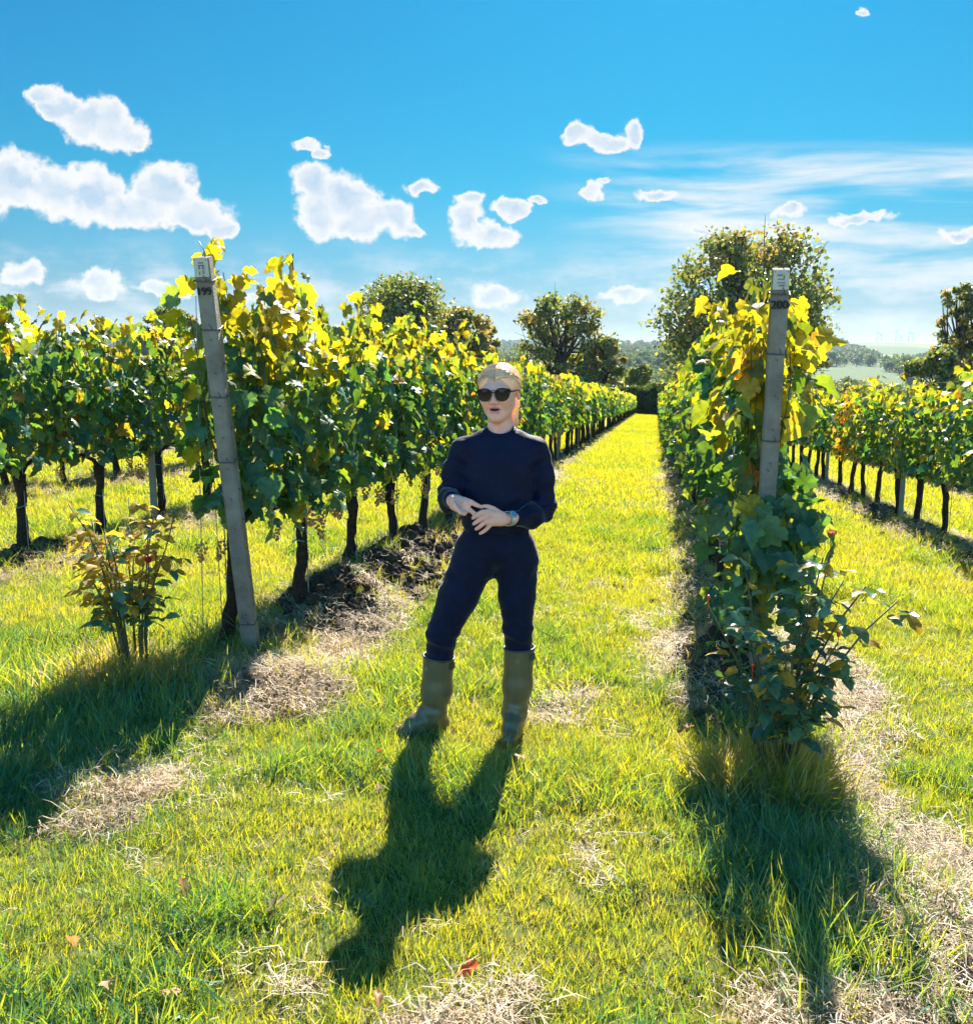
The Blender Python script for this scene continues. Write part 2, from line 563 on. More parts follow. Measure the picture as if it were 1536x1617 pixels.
M['grass'] = blade_mat('grass', [(0, (0.045, 0.21, 0.15)), (0.35, (0.09, 0.25, 0.13)), (0.7, (0.18, 0.28, 0.08)), (0.92, (0.26, 0.22, 0.05)), (1, (0.45, 0.35, 0.18))],
                       [(0, (0.13, 0.28, 0.010)), (0.35, (0.42, 0.46, 0.008)), (0.7, (0.70, 0.60, 0.008)), (0.92, (0.66, 0.50, 0.04)), (1, (0.60, 0.45, 0.2))], tmix=0.5)


def ground_material():
    m, n, out = new_mat('meadow_ground')
    geo = n.add('ShaderNodeNewGeometry')
    pos = geo.outputs['Position']
    soil = n.add('ShaderNodeAttribute', attribute_name='soil').outputs['Fac']
    straw = n.add('ShaderNodeAttribute', attribute_name='straw').outputs['Fac']
    far = n.add('ShaderNodeAttribute', attribute_name='far').outputs['Fac']
    n1 = n.noise(pos, 0.6, 5.0, 0.6)
    n2 = n.noise(pos, 9.0, 5.0, 0.65)
    n3 = n.noise(pos, 60.0, 4.0, 0.6)
    near = n.add('ShaderNodeAttribute', attribute_name='near').outputs['Fac']
    g_near = n.mix(n.maprange(n2, 0.35, 0.65), (0.075, 0.095, 0.02), (0.15, 0.13, 0.03))
    g_far = n.mix(n.maprange(n1, 0.3, 0.7), (0.24, 0.24, 0.012), (0.29, 0.27, 0.014))
    g_far = n.mix(n.maprange(n2, 0.45, 0.8, 0, 0.5), g_far, (0.17, 0.20, 0.012))
    g = n.mix(near, g_far, g_near)
    so = n.mix(n.maprange(n2, 0.35, 0.65), (0.060, 0.045, 0.034), (0.11, 0.085, 0.06))
    st = n.mix(n.maprange(n3, 0.35, 0.65), (0.42, 0.32, 0.21), (0.16, 0.11, 0.07))
    c = n.mix(soil, g, so)
    c = n.mix(n.math('MULTIPLY', straw, n.maprange(n3, 0.35, 0.55)), c, st)
    # far country: fields and meadows in irregular blocks
    vz = n.add('ShaderNodeTexVoronoi', {'Vector': n.vmath('MULTIPLY', pos, (0.0022, 0.0011, 0.0)), 'Scale': 1.0})
    sepc = n.add('ShaderNodeSeparateColor', {0: vz.outputs['Color']})
    f1 = n.mix(n.maprange(sepc.outputs[0], 0.45, 0.5), (0.07, 0.11, 0.045), (0.22, 0.18, 0.10))
    f1 = n.mix(n.maprange(sepc.outputs[1], 0.6, 0.65), f1, (0.13, 0.17, 0.05))
    c = n.mix(far, c, f1)
    p = n.add('ShaderNodeBsdfPrincipled', {'Base Color': c, 'Roughness': 0.95, 'Specular IOR Level': 0.1})
    b = n.add('ShaderNodeBump', {'Strength': 0.6, 'Distance': 0.03, 'Height': n2})
    m.node_tree.links.new(b.outputs[0], p.inputs['Normal'])
    m.node_tree.links.new(p.outputs[0], out.inputs['Surface'])
    return m


M['ground'] = ground_material()

# ------------------------------------------------------------------ terrain
SOILS = [(-1.93, 5.95, 0.36, 0.55), (-1.88, 7.05, 0.38, 0.6), (-1.92, 8.3, 0.36, 0.8), (0.34, 5.4, 0.22, 0.8), (-5.2, 6.6, 0.4, 1.2)]
SLOPE, TILT = 0.05473, 0.035
ROW0, PITCH_ROW = 0.55, 2.75          # the row of post 200; rows every 2.75 m
ROWS = {k: ROW0 + (k - 200) * PITCH_ROW for k in range(193, 208)}
ROW_START, ROW_END = 4.85, 101.0
HEAPS = [  # loose heaps: x, y, rx, ry, height
    (-1.85, 3.03, 0.30, 0.20, 0.05), (-1.90, 4.40, 0.42, 0.33, 0.10), (0.80, 2.75, 0.42, 0.55, 0.05), (0.45, 2.22, 0.17, 0.16, 0.07),
    (-1.96, 5.95, 0.34, 0.50, 0.22), (-1.90, 7.0, 0.36, 0.5, 0.26), (-1.94, 8.1, 0.34, 0.5, 0.22), (0.36, 5.2, 0.26, 0.5, 0.12), (0.40, 6.4, 0.26, 0.5, 0.10)]
STRAWS = [(-1.85, 3.05, 0.27, 0.19, 1.0), (-1.88, 4.36, 0.46, 0.40, 1.0), (-0.52, 2.08, 0.20, 0.13, 1.0), (0.86, 2.85, 0.36, 0.75, 1.0), (0.50, 2.2, 0.26, 0.22, 1.0),
          (0.82, 3.9, 0.16, 0.8, 0.8), (1.0, 5.5, 0.22, 1.2, 0.6), (-1.72, 6.2, 0.22, 1.6, 0.8), (-1.66, 9.0, 0.2, 2.0, 0.7), (0.22, 6.0, 0.2, 1.6, 0.5), (-5.35, 6.6, 0.5, 1.2, 0.7),
          (-0.15, 3.0, 0.10, 0.15, 0.45), (-0.02, 6.6, 0.10, 0.3, 0.5), (-0.45, 4.6, 0.2, 0.3, 0.35)]


def row_mask(x, y, w=0.40):
    m = np.zeros(np.broadcast(x, y).shape)
    k = np.round((x - ROW0) / PITCH_ROW)
    k = np.clip(k, -7, 7)
    dx = x - (ROW0 + k * PITCH_ROW)
    wob = (fbm(y * 0.9, k * 7.7 + dx * 0.4, 5, 3) - 0.5) * 0.22
    m = np.exp(-((dx + wob) / w) ** 4) * sst(ROW_START - 0.35, ROW_START + 0.2, y) * (1 - sst(ROW_END, ROW_END + 1, y))
    return m


def straw_mask(x, y):
    m = np.zeros(np.broadcast(x, y).shape)
    wx, wy = (fbm(x * 3.3, y * 3.3, 31, 4) - 0.5) * 0.5, (fbm(x * 3.3, y * 3.3, 57, 4) - 0.5) * 0.5
    for (cx, cy, rx, ry, s) in STRAWS:
        q = ((x - cx + wx) / rx) ** 2 + ((y - cy + wy) / ry) ** 2
        m = np.maximum(m, s * (1 - sst(0.5, 1.25, q)))
    return m


def soil_mask(x, y):
    m = np.zeros(np.broadcast(x, y).shape)
    wx = (fbm(x * 4, y * 4, 131, 3) - 0.5) * 0.3
    for (cx, cy, rx, ry) in SOILS:
        m = np.maximum(m, 1 - sst(0.45, 1.1, ((x - cx + wx) / rx) ** 2 + ((y - cy + wx) / ry) ** 2))
    return m


def gh(x, y):
    """height of the ground"""
    x, y = np.asarray(x, float), np.asarray(y, float)
    yy = np.clip(y, -8, 118)
    z = -SLOPE * yy - TILT * 40 * np.tanh(x / 40.0) * (1 - sst(110, 400, y))
    d = np.hypot(x, y)
    z = z - 24 * sst(112, 420, y) * 1.0
    z = z - 10 * sst(110, 500, np.abs(x)) * (y < 1e9)
    hill = 45 * sst(1400, 5200, d) * sst(-0.2, 0.35, y / np.maximum(d, 1)) + 30 * sst(900, 5000, d)
    z = z + hill * np.where(d > 800, 0.46 + 0.26 * fbm(x / 2200.0, y / 1500.0, 3, 4) / 0.5, 0.6)
    close = (d < 130)
    if np.any(close):
        m = row_mask(x, y, 0.34) * close
        z = z + m * (0.05 + 0.10 * fbm(y * 1.1, x * 0.8, 9, 3) + 0.05 * (fbm(x * 9, y * 9, 23, 3) - 0.4))
        for (cx, cy, rx, ry, hh) in HEAPS:
            q = ((x - cx) / rx) ** 2 + ((y - cy) / ry) ** 2
            z = z + np.where(q < 6, hh * np.exp(-q * 1.3) * (0.55 + 0.9 * fbm(x * 8, y * 8, 77, 3)), 0)
        z = z + close * (1 - sst(30, 120, d)) * ((fbm(x * 1.3, y * 1.3, 13, 3) - 0.5) * 0.07 + (fbm(x * 6, y * 6, 19, 2) - 0.5) * 0.025)
    return z


def g1(x, y):
    return float(gh(np.array([x]), np.array([y]))[0])


def build_ground():
    fw = math.pi / 2 + YAW
    a1 = np.linspace(-0.62, 0.62, 420)
    a2 = np.linspace(0.66, 2 * math.pi - 0.66, 70)
    ang = fw - np.concatenate([a1, a2])
    rad = np.concatenate([[0.0, 0.6, 1.1], np.geomspace(1.5, 12000, 640)])
    A, R = np.meshgrid(ang, rad)
    X, Y = R * np.cos(A), R * np.sin(A)
    Z = gh(X, Y)
    V = np.stack([X, Y, Z], -1).reshape(-1, 3)
    nr, na = A.shape
    i, j = np.meshgrid(np.arange(nr - 1), np.arange(na), indexing='ij')
    jn = (j + 1) % na
    F = np.stack([i * na + j, (i + 1) * na + j, (i + 1) * na + jn, i * na + jn], -1).reshape(-1, 4)
    o = mk('ground', V, F, M['ground'], smooth=True)
    tag(o, kind='structure')
    me = o.data
    x, y = V[:, 0], V[:, 1]
    d = np.hypot(x, y)
    for nm, val in (('soil', np.maximum(soil_mask(x, y), row_mask(x, y) * (0.35 + 0.65 * sst(0.3, 0.6, fbm(x * 3, y * 3, 41, 3))))), ('straw', np.maximum(straw_mask(x, y), row_mask(x, y, 0.5) * 0.6 * sst(0.35, 0.6, fbm(x * 2.2, y * 2.2, 43, 3)))),
                    ('far', sst(120, 240, d)), ('near', 1 - sst(12, 40, d))):
        at = me.attributes.new(nm, 'FLOAT', 'POINT')
        at.data.foreach_set('value', np.asarray(val, np.float32))
    return o


ground_obj = build_ground()


# ------------------------------------------------------------------ scattering for what nobody could count
def scatter(name, P, Rot, Sc, idx, tint, sources, label, cat):
    me = bpy.data.meshes.new(name)
    n = len(P)
    me.vertices.add(n)
    me.vertices.foreach_set('co', np.asarray(P, np.float32).ravel())
    for nm, typ, key, val in (('rot', 'FLOAT_VECTOR', 'vector', Rot), ('sc', 'FLOAT', 'value', Sc), ('idx', 'INT', 'value', idx), ('tint', 'FLOAT', 'value', tint)):
        at = me.attributes.new(nm, typ, 'POINT')
        at.data.foreach_set(key, np.asarray(val, np.int32 if typ == 'INT' else np.float32).ravel())
    o = bpy.data.objects.new(name, me)
    link(o)
    col = bpy.data.collections.new(name + '_source')
    for s in sources:
        col.objects.link(s)
    ng = bpy.data.node_groups.new(name + '_scatter', 'GeometryNodeTree')
    ng.interface.new_socket('Geometry', in_out='INPUT', socket_type='NodeSocketGeometry')
    ng.interface.new_socket('Geometry', in_out='OUTPUT', socket_type='NodeSocketGeometry')
    gi, go = ng.nodes.new('NodeGroupInput'), ng.nodes.new('NodeGroupOutput')
    ci = ng.nodes.new('GeometryNodeCollectionInfo')
    ci.inputs['Collection'].default_value = col
    ci.inputs['Separate Children'].default_value = True
    ci.inputs['Reset Children'].default_value = True
    ip = ng.nodes.new('GeometryNodeInstanceOnPoints')
    ip.inputs['Pick Instance'].default_value = True

    def attr(nm, typ):
        a = ng.nodes.new('GeometryNodeInputNamedAttribute')
        a.data_type = typ
        a.inputs['Name'].default_value = nm
        return a.outputs[0]
    er = ng.nodes.new('FunctionNodeEulerToRotation')
    L = ng.links.new
    L(gi.outputs[0], ip.inputs['Points'])
    L(ci.outputs[0], ip.inputs['Instance'])
    L(attr('idx', 'INT'), ip.inputs['Instance Index'])
    L(attr('rot', 'FLOAT_VECTOR'), er.inputs[0])
    L(er.outputs[0], ip.inputs['Rotation'])
    L(attr('sc', 'FLOAT'), ip.inputs['Scale'])
    L(ip.outputs[0], go.inputs[0])
    md = o.modifiers.new('scatter', 'NODES')
    md.node_group = ng
    return tag(o, label, cat, kind='stuff')


# ------------------------------------------------------------------ leaf shapes
def frames(nrm, tip):
    """rotation matrices whose y axis is the tip direction and whose z axis is close to the normal"""
    t = tip / (np.linalg.norm(tip, axis=1)[:, None] + 1e-9)
    nn = nrm - t * np.sum(nrm * t, 1)[:, None]
    nn /= np.linalg.norm(nn, axis=1)[:, None] + 1e-9
    x = np.cross(t, nn)
    return np.stack([x, t, nn], -1)


def leaf_shape(half, curl, fold, seed, centre=0.36):
    """outline given as its right half from the stalk to the tip; fan of triangles, folded on the midrib and curled"""
    r = np.random.default_rng(seed)
    R = np.array(half, float)
    R = R + r.normal(0, 0.018, R.shape) * np.array([1, 1])
    Lh = R[1:-1][::-1] * np.array([-1, 1]) + r.normal(0, 0.02, (len(R) - 2, 2))
    out = np.vstack([R, Lh])
    P = np.vstack([[0.0, centre], out])
    x, y = P[:, 0], P[:, 1]
    z = -curl * (y - 0.2) ** 2 + fold * np.abs(x) - 0.35 * x ** 2 + r.normal(0, 0.05, len(P))
    V = np.stack([x, y, z], -1)
    n = len(out)
    F = np.array([(0, 1 + i, 1 + (i + 1) % n) for i in range(n)])
    return V, F


VINE_HALF = [(0.0, 0.04), (0.10, -0.13), (0.30, -0.15), (0.40, -0.02), (0.52, 0.04), (0.42, 0.18), (0.57, 0.34), (0.50, 0.46), (0.30, 0.52), (0.29, 0.68), (0.15, 0.80), (0.0, 1.0)]
VINE_LOW = [(0.0, 0.0), (0.30, -0.14), (0.50, 0.04), (0.55, 0.38), (0.28, 0.55), (0.0, 1.0)]
VINE_FAR = [(0.0, -0.1), (0.52, 0.1), (0.42, 0.5), (0.0, 1.0)]
SHAPES_HI = [leaf_shape(VINE_HALF, c, f, 100 + i) for i, (c, f) in enumerate([(0.3, 0.15), (0.55, 0.25), (0.15, -0.2), (0.7, 0.05), (0.4, 0.4), (-0.25, 0.2)])]
SHAPES_MID = [leaf_shape(VINE_LOW, c, f, 200 + i) for i, (c, f) in enumerate([(0.3, 0.15), (0.55, 0.25), (0.15, -0.2), (0.6, 0.3)])]
SHAPES_FAR = [leaf_shape(VINE_FAR, c, f, 300 + i) for i, (c, f) in enumerate([(0.3, 0.15), (0.5, 0.25)])]
ROSE_HALF = [(0.0, 0.0), (0.20, 0.14), (0.32, 0.38), (0.27, 0.62), (0.13, 0.85), (0.0, 1.0)]
SHAPES_ROSE = [leaf_shape(ROSE_HALF, c, f, 400 + i, 0.45) for i, (c, f) in enumerate([(0.25, 0.35), (0.5, 0.2), (0.1, 0.5)])]


def merge_leaves(P, R, S, shape, mat, shapes):
    Vs, Fs, Ms, Ls, n = [], [], [], [], 0
    for k, (V, F) in enumerate(shapes):
        sel = np.where(shape % len(shapes) == k)[0]
        if not len(sel):
            continue
        W = np.einsum('mij,vj->mvi', R[sel], V) * S[sel][:, None, None] + P[sel][:, None, :]
        nv = len(V)
        FF = F[None] + (np.arange(len(sel)) * nv)[:, None, None] + n
        Vs.append(W.reshape(-1, 3))
        Fs.append(FF.reshape(-1, 3))
        Ms.append(np.repeat(mat[sel], len(F)))
        Ls.append(np.tile(V, (len(sel), 1)))
        n += nv * len(sel)
    return np.vstack(Vs), np.vstack(Fs), np.concatenate(Ms), np.vstack(Ls)


def set_lc(me, L):
    at = me.attributes.new('lc', 'FLOAT_VECTOR', 'POINT')
    at.data.foreach_set('vector', np.asarray(L, np.float32).ravel())
    return me


# ------------------------------------------------------------------ background trees
def quads_cloud(P, size, rg, flat=0.0):
    n = len(P)
    nr = rg.normal(0, 1, (n, 3))
    nr[:, 2] += flat
    R = frames(nr, rg.normal(0, 1, (n, 3)))
    base = np.array([[0, -0.6, 0], [0.42, 0.0, 0.08], [0, 0.6, 0], [-0.42, 0.0, 0.08]])
    W = np.einsum('mij,vj->mvi', R, base) * size[:, None, None] + P[:, None, :]
    F = np.arange(n * 4).reshape(n, 4)
    return W.reshape(-1, 3), F


def heading_xy(px, D):
    u = px_uv(px, 545)[0]
    return D * (u * math.cos(YAW) - math.sin(YAW)), D * (u * math.sin(YAW) + math.cos(YAW))


def oak(px, py_top, half_px, D, label, seed, rust=0.1, name='oak_tree', nlobes=30, nleaf=13500, low=0.16, leaf=0.44, open_=0.0):
    rg = np.random.default_rng(seed)
    x, y = heading_xy(px, D)
    zb = g1(x, y)
    top = CAM[2] + px_uv(px, py_top)[1] * D
    H = top - zb
    W = half_px / FPX * D
    root = empty(name, (x, y, zb - 0.2), 0, label, 'tree', 'trees beyond the vineyard')
    zl = H * low
    # lobes over an uneven dome
    C = []
    nlobes = int(nlobes * 2.1)
    for i in range(nlobes):
        a = rg.uniform(0, 2 * math.pi)
        t = (i + rg.uniform(0, 1)) / nlobes
        zz = zl + (H - zl) * (0.08 + 0.84 * t)
        prof = math.sqrt(max(0.03, 1 - abs((t - 0.36) / 0.66) ** 2.8))
        rr = W * 0.97 * prof * math.sqrt(rg.uniform(0.15, 1.0)) * rg.uniform(0.85, 1.08)
        C.append((rr * math.cos(a), rr * math.sin(a), zz, W * rg.uniform(0.10, 0.24) * (1 - open_ * 0.25)))
    C = np.array(C)
    # trunk and limbs
    mb = MB()
    fork = np.array([rg.normal(0, 0.3), rg.normal(0, 0.3), H * 0.30])
    r0 = 0.030 * H
    path = [np.array([0, 0, -0.3]), np.array([0.1, 0, H * 0.1]), fork * np.array([1, 1, 0.8]), fork, fork + np.array([rg.normal(0, .4), rg.normal(0, .4), H * 0.25])]
    trunk = MB().add(*tube(path, [r0 * 1.35, r0, r0 * 0.9, r0 * 0.8, r0 * 0.4], 9)).build('trunk', M['oak_bark'], root, smooth=True)
    lm = MB()
    for c in C:
        e = c[:3]
        s = fork + np.array([0, 0, rg.uniform(-0.08, 0.25) * H]) * (1 if e[2] > fork[2] else 0.2)
        if s[2] > e[2] + 1:
            s = fork * np.array([1, 1, 0.85])
        mid = s * 0.5 + e * 0.5 + np.array([rg.normal(0, 0.5), rg.normal(0, 0.5), -0.04 * H])
        lm.add(*tube([s, mid * 0.6 + s * 0.4, mid, e * 0.7 + mid * 0.3, e], [r0 * 0.42, r0 * 0.34, r0 * 0.25, r0 * 0.15, r0 * 0.05], 5, caps=False))
        for q in range(2):
            e2 = e + rg.normal(0, 1, 3) * c[3] * 0.7
            lm.add(*tube([mid, (mid + e2) / 2 + rg.normal(0, 0.3, 3), e2], [r0 * 0.14, r0 * 0.09, r0 * 0.03], 4, caps=False))
    lm.build('limbs', M['oak_bark'], root, smooth=True)
    # leaves
    wts = C[:, 3] ** 2
    k = rg.choice(len(C), nleaf, p=wts / wts.sum())
    dirs = rg.normal(0, 1, (nleaf, 3))
    dirs /= np.linalg.norm(dirs, axis=1)[:, None]
    rad = C[k, 3] * (0.25 + 1.15 * rg.uniform(0, 1, nleaf) ** 0.9) * (0.75 + 0.5 * vnoise(dirs[:, 0] * 3 + k, dirs[:, 1] * 3 + dirs[:, 2] * 2, seed))
    P = C[k, :3] + dirs * rad[:, None] * np.array([1.15, 1.15, 0.85])
    V, F = quads_cloud(P, rg.uniform(0.6, 1.25, nleaf) * leaf, rg, 0.4)
    rustl = rg.uniform(0, 1, len(C)) < rust
    mi = np.where(rustl[k], (rg.uniform(0, 1, nleaf) < 0.75), (rg.uniform(0, 1, nleaf) < 0.06)).astype(int)
    o = mk('crown', V, F, [M['oak_leaf'], M['oak_rust']], root, midx=mi)
    tag(o, kind='stuff')
    return root


oak(890, 459, 78, 125, 'spreading oak with open crown just right of the person\'s head', 3, rust=0.12, open_=0.6, nlobes=24, nleaf=6800, leaf=0.47)
oak(1172, 352, 134, 112, 'large dark oak rising behind the post numbered 200', 5, rust=0.08, nlobes=46, nleaf=15500, low=0.10, leaf=0.52)
oak(650, 437, 116, 132, 'broad dark green oak behind the left vine row', 8, rust=0.06, nlobes=36, nleaf=18000, low=0.1, leaf=0.49)
oak(722, 476, 52, 126, 'rust brown oak right of the broad green oak', 12, rust=0.6, nlobes=24, nleaf=9000, low=0.06, leaf=0.47)
oak(772, 508, 26, 136, 'small oak at the right foot of the rust brown oak', 15, rust=0.3, nlobes=14, nleaf=3750, low=0.05, leaf=0.44)
oak(268, 481, 46, 118, 'olive brown tree top showing left of the post numbered 199', 18, rust=0.6, nlobes=22, nleaf=9000, leaf=0.47)
oak(1512, 438, 44, 100, 'tall open tree with bare forked trunk at the right edge', 22, rust=0.35, open_=0.9, nlobes=22, nleaf=3000, low=0.42, leaf=0.39)
oak(952, 528, 38, 119, 'low yellowing tree beside the spreading oak', 25, rust=0.4, nlobes=18, nleaf=6000, low=0.03, leaf=0.44)
oak(1480, 548, 52, 96, 'dark bushy thorn tree below the tall open tree', 28, rust=0.1, nlobes=20, nleaf=8250, low=0.02, leaf=0.42, name='thorn_tree')
oak(1010, 575, 30, 150, 'small round tree at the end of the grass aisle', 31, rust=0.0, nlobes=14, nleaf=4500, low=0.02, leaf=0.52, name='round_tree')


def woodland():
    src = []
    for i in range(5):
        rg = np.random.default_rng(500 + i)
        C = np.array([[rg.normal(0, 1.6), rg.normal(0, 1.6), rg.uniform(2.5, 8.0), rg.uniform(1.5, 2.8)] for _ in range(11)])
        k = rg.integers(0, 11, 620)
        d = rg.normal(0, 1, (620, 3)); d /= np.linalg.norm(d, axis=1)[:, None]
        P = C[k, :3] + d * (C[k, 3] * rg.uniform(0.5, 1.05, 620))[:, None]
        V, F = quads_cloud(P, rg.uniform(0.7, 1.4, 620), rg, 0.4)
        tv, tf = tube([(0, 0, -1), (0, 0, 3), (0.2, 0, 5)], [0.35, 0.25, 0.1], 5, caps=False)
        n = len(V)
        F2 = np.array(tf) + n
        o = bpy.data.objects.new('wood_tree_%02d' % i, mk_mesh('wood_tree_%02d' % i, np.vstack([V, tv]), np.vstack([F, F2]), [M['far_tree'], M['oak_bark'], M['oak_rust']],
                                 np.concatenate([np.where(rg.uniform(0, 1, 620) < (0.25 if i == 3 else 0.04), 2, 0), np.ones(len(F2), int)])))
        src.append(o)
    rg = np.random.default_rng(77)
    pts, sc = [], []
    for (d0, d1, n, s0, s1, th) in ((235, 460, 1100, 0.7, 1.0, 0.30), (460, 1100, 1600, 0.9, 1.3, 0.42), (1100, 6500, 7500, 1.4, 2.6, 0.42)):
        D = np.sqrt(rg.uniform(d0 ** 2, d1 ** 2, n * 3)) if d0 < 1000 else np.exp(rg.uniform(math.log(d0), math.log(d1), n * 3))
        u = rg.uniform(-0.75, 0.75, n * 3)
        x = D * (u * math.cos(YAW) - math.sin(YAW)); y = D * (u * math.sin(YAW) + math.cos(YAW))
        f = fbm(x / (60 + D * 0.12), y / (60 + D * 0.2), 91, 3)
        keep = np.where(f > th)[0][:n]
        pts.append(np.stack([x[keep], y[keep], gh(x[keep], y[keep])], -1)); sc.append(rg.uniform(s0, s1, len(keep)))
    P = np.vstack(pts); S = np.concatenate(sc)
    n = len(P)
    scatter('woodland', P, np.stack([np.zeros(n), np.zeros(n), rg.uniform(0, 6.28, n)], -1), S, rg.integers(0, 5, n), rg.uniform(0, 1, n), src, 'far woods filling the valley beyond the vineyard', 'woodland')


woodland()


def hedge():
    rg = np.random.default_rng(9)
    x0, x1, yh, hh, ww = -12.0, 9.0, 103.6, 2.7, 0.9
    root = empty('hedge', (-1.5, yh, g1(-1.5, yh)), 0, 'clipped dark hedge closing the far end of the grass aisle', 'hedge')
    n = 9000
    X = rg.uniform(x0, x1, n); Y = yh + rg.uniform(-ww, ww, n); T = rg.uniform(0, 1, n)
    side = rg.uniform(0, 1, n) < 0.5
    Y = np.where(side, yh - ww + rg.normal(0, 0.12, n), Y)
    Zr = np.where(side, T * hh, hh + rg.normal(0, 0.12, n)) + 0.35 * (fbm(X * 0.8, Y * 0.3, 3, 3) - 0.5) * T
    P = np.stack([X, Y, gh(X, Y * 0 + yh) + Zr], -1) - np.array(root.location)
    V, F = quads_cloud(P, rg.uniform(0.12, 0.28, n), rg, 0.2)
    tag(mk('foliage', V, F, M['hedge'], root), kind='stuff')
    xs = np.linspace(x0 + .2, x1 - .2, 24)
    mb = MB()
    for a, b in zip(xs[:-1], xs[1:]):
        za, zb_ = g1(a, yh), g1(b, yh)
        Vb = np.array([[a, yh - ww * .8, za - .3], [b, yh - ww * .8, zb_ - .3], [b, yh + ww * .8, zb_ - .3], [a, yh + ww * .8, za - .3], [a, yh - ww * .8, za + hh - .15], [b, yh - ww * .8, zb_ + hh - .15], [b, yh + ww * .8, zb_ + hh - .15], [a, yh + ww * .8, za + hh - .15]]) - np.array(root.location)
        mb.add(Vb, [(0, 1, 5, 4), (2, 3, 7, 6), (4, 5, 6, 7)])
    mb.build('inner_core', M['hedge'], root)  # solid core standing in for the dark inside of the hedge


hedge()


def turbine(px, py_hub, D, Hm, rot, label):
    x, y = heading_xy(px, D)
    zb = g1(x, y)
    hub = CAM[2] + px_uv(px, py_hub)[1] * D
    root = empty('wind_turbine', (x, y, zb), YAW, label, 'wind turbine', 'wind turbines on the far ridge')
    h = hub - zb
    MB().add(*tube([(0, 0, -2), (0, 0, h * 0.5), (0, 0, h)], [3.4, 2.6, 1.8], 8)).build('mast', M['turbine'], root, True)
    MB().add(*box((0, 1.0, h + 0.6), (3.4, 9, 3.6))).build('nacelle', M['turbine'], root)
    for k in range(3):
        a = rot + k * 2 * math.pi / 3
        d = np.array([math.sin(a), 0, math.cos(a)]); e = np.array([math.cos(a), 0, -math.sin(a)])
        c = np.array([0, -4.5, h + 0.6])
        L = Hm * 0.55
        V = [c - e * 1.2, c + e * 1.2, c + d * L * 0.2 + e * 2.6, c + d * L + e * 0.3, c + d * L - e * 0.3, c + d * L * 0.2 - e * 1.4]
        V = V + [v + np.array([0, 0.8, 0]) for v in V]
        n = 6
        F = [(0, 1, 2, 3, 4, 5), (11, 10, 9, 8, 7, 6)] + [(i, i + n, (i + 1) % n + n, (i + 1) % n) for i in range(n)]
        MB().add(V, F).build('blade', M['turbine'], root)


for i, (px, py, rt, lab) in enumerate([(1383, 525, 0.2, 'leftmost of the far wind turbines on the horizon'), (1390, 529, 0.9, 'second far wind turbine from the left on the horizon'),
                                       (1413, 524, 0.5, 'far wind turbine standing alone in the middle of the horizon group'), (1421, 531, 1.3, 'smallest wind turbine right of the middle one on the horizon'),
                                       (1433, 525, 0.1, 'second far wind turbine from the right on the horizon'), (1440, 527, 0.7, 'rightmost of the far wind turbines on the horizon')]):
    turbine(px, py, 6200, 80, rt, lab)


# ------------------------------------------------------------------ posts, wires
def text_mesh(body, size, extrude=0.0022, name='text'):
    cu = bpy.data.curves.new(name, 'FONT')
    cu.body = body
    cu.size = size
    cu.extrude = extrude
    cu.align_x = 'CENTER'
    cu.align_y = 'CENTER'
    o = bpy.data.objects.new(name + '_tmp', cu)
    COL.objects.link(o)
    dg = bpy.context.evaluated_depsgraph_get()
    dg.update()
    me = bpy.data.meshes.new_from_object(o.evaluated_get(dg))
    bpy.data.objects.remove(o)
    V = np.array([v.co[:] for v in me.vertices]); F = [tuple(p.vertices) for p in me.polygons]
    mb = MB()                       # three strokes side by side give the stencil its weight
    for k, dx in enumerate((-0.03, 0.0, 0.03)):
        mb.add(V + np.array([dx * size, 0, 0.0002 * k]), F)
    return mk_mesh(name, np.vstack(mb.V), mb.F)


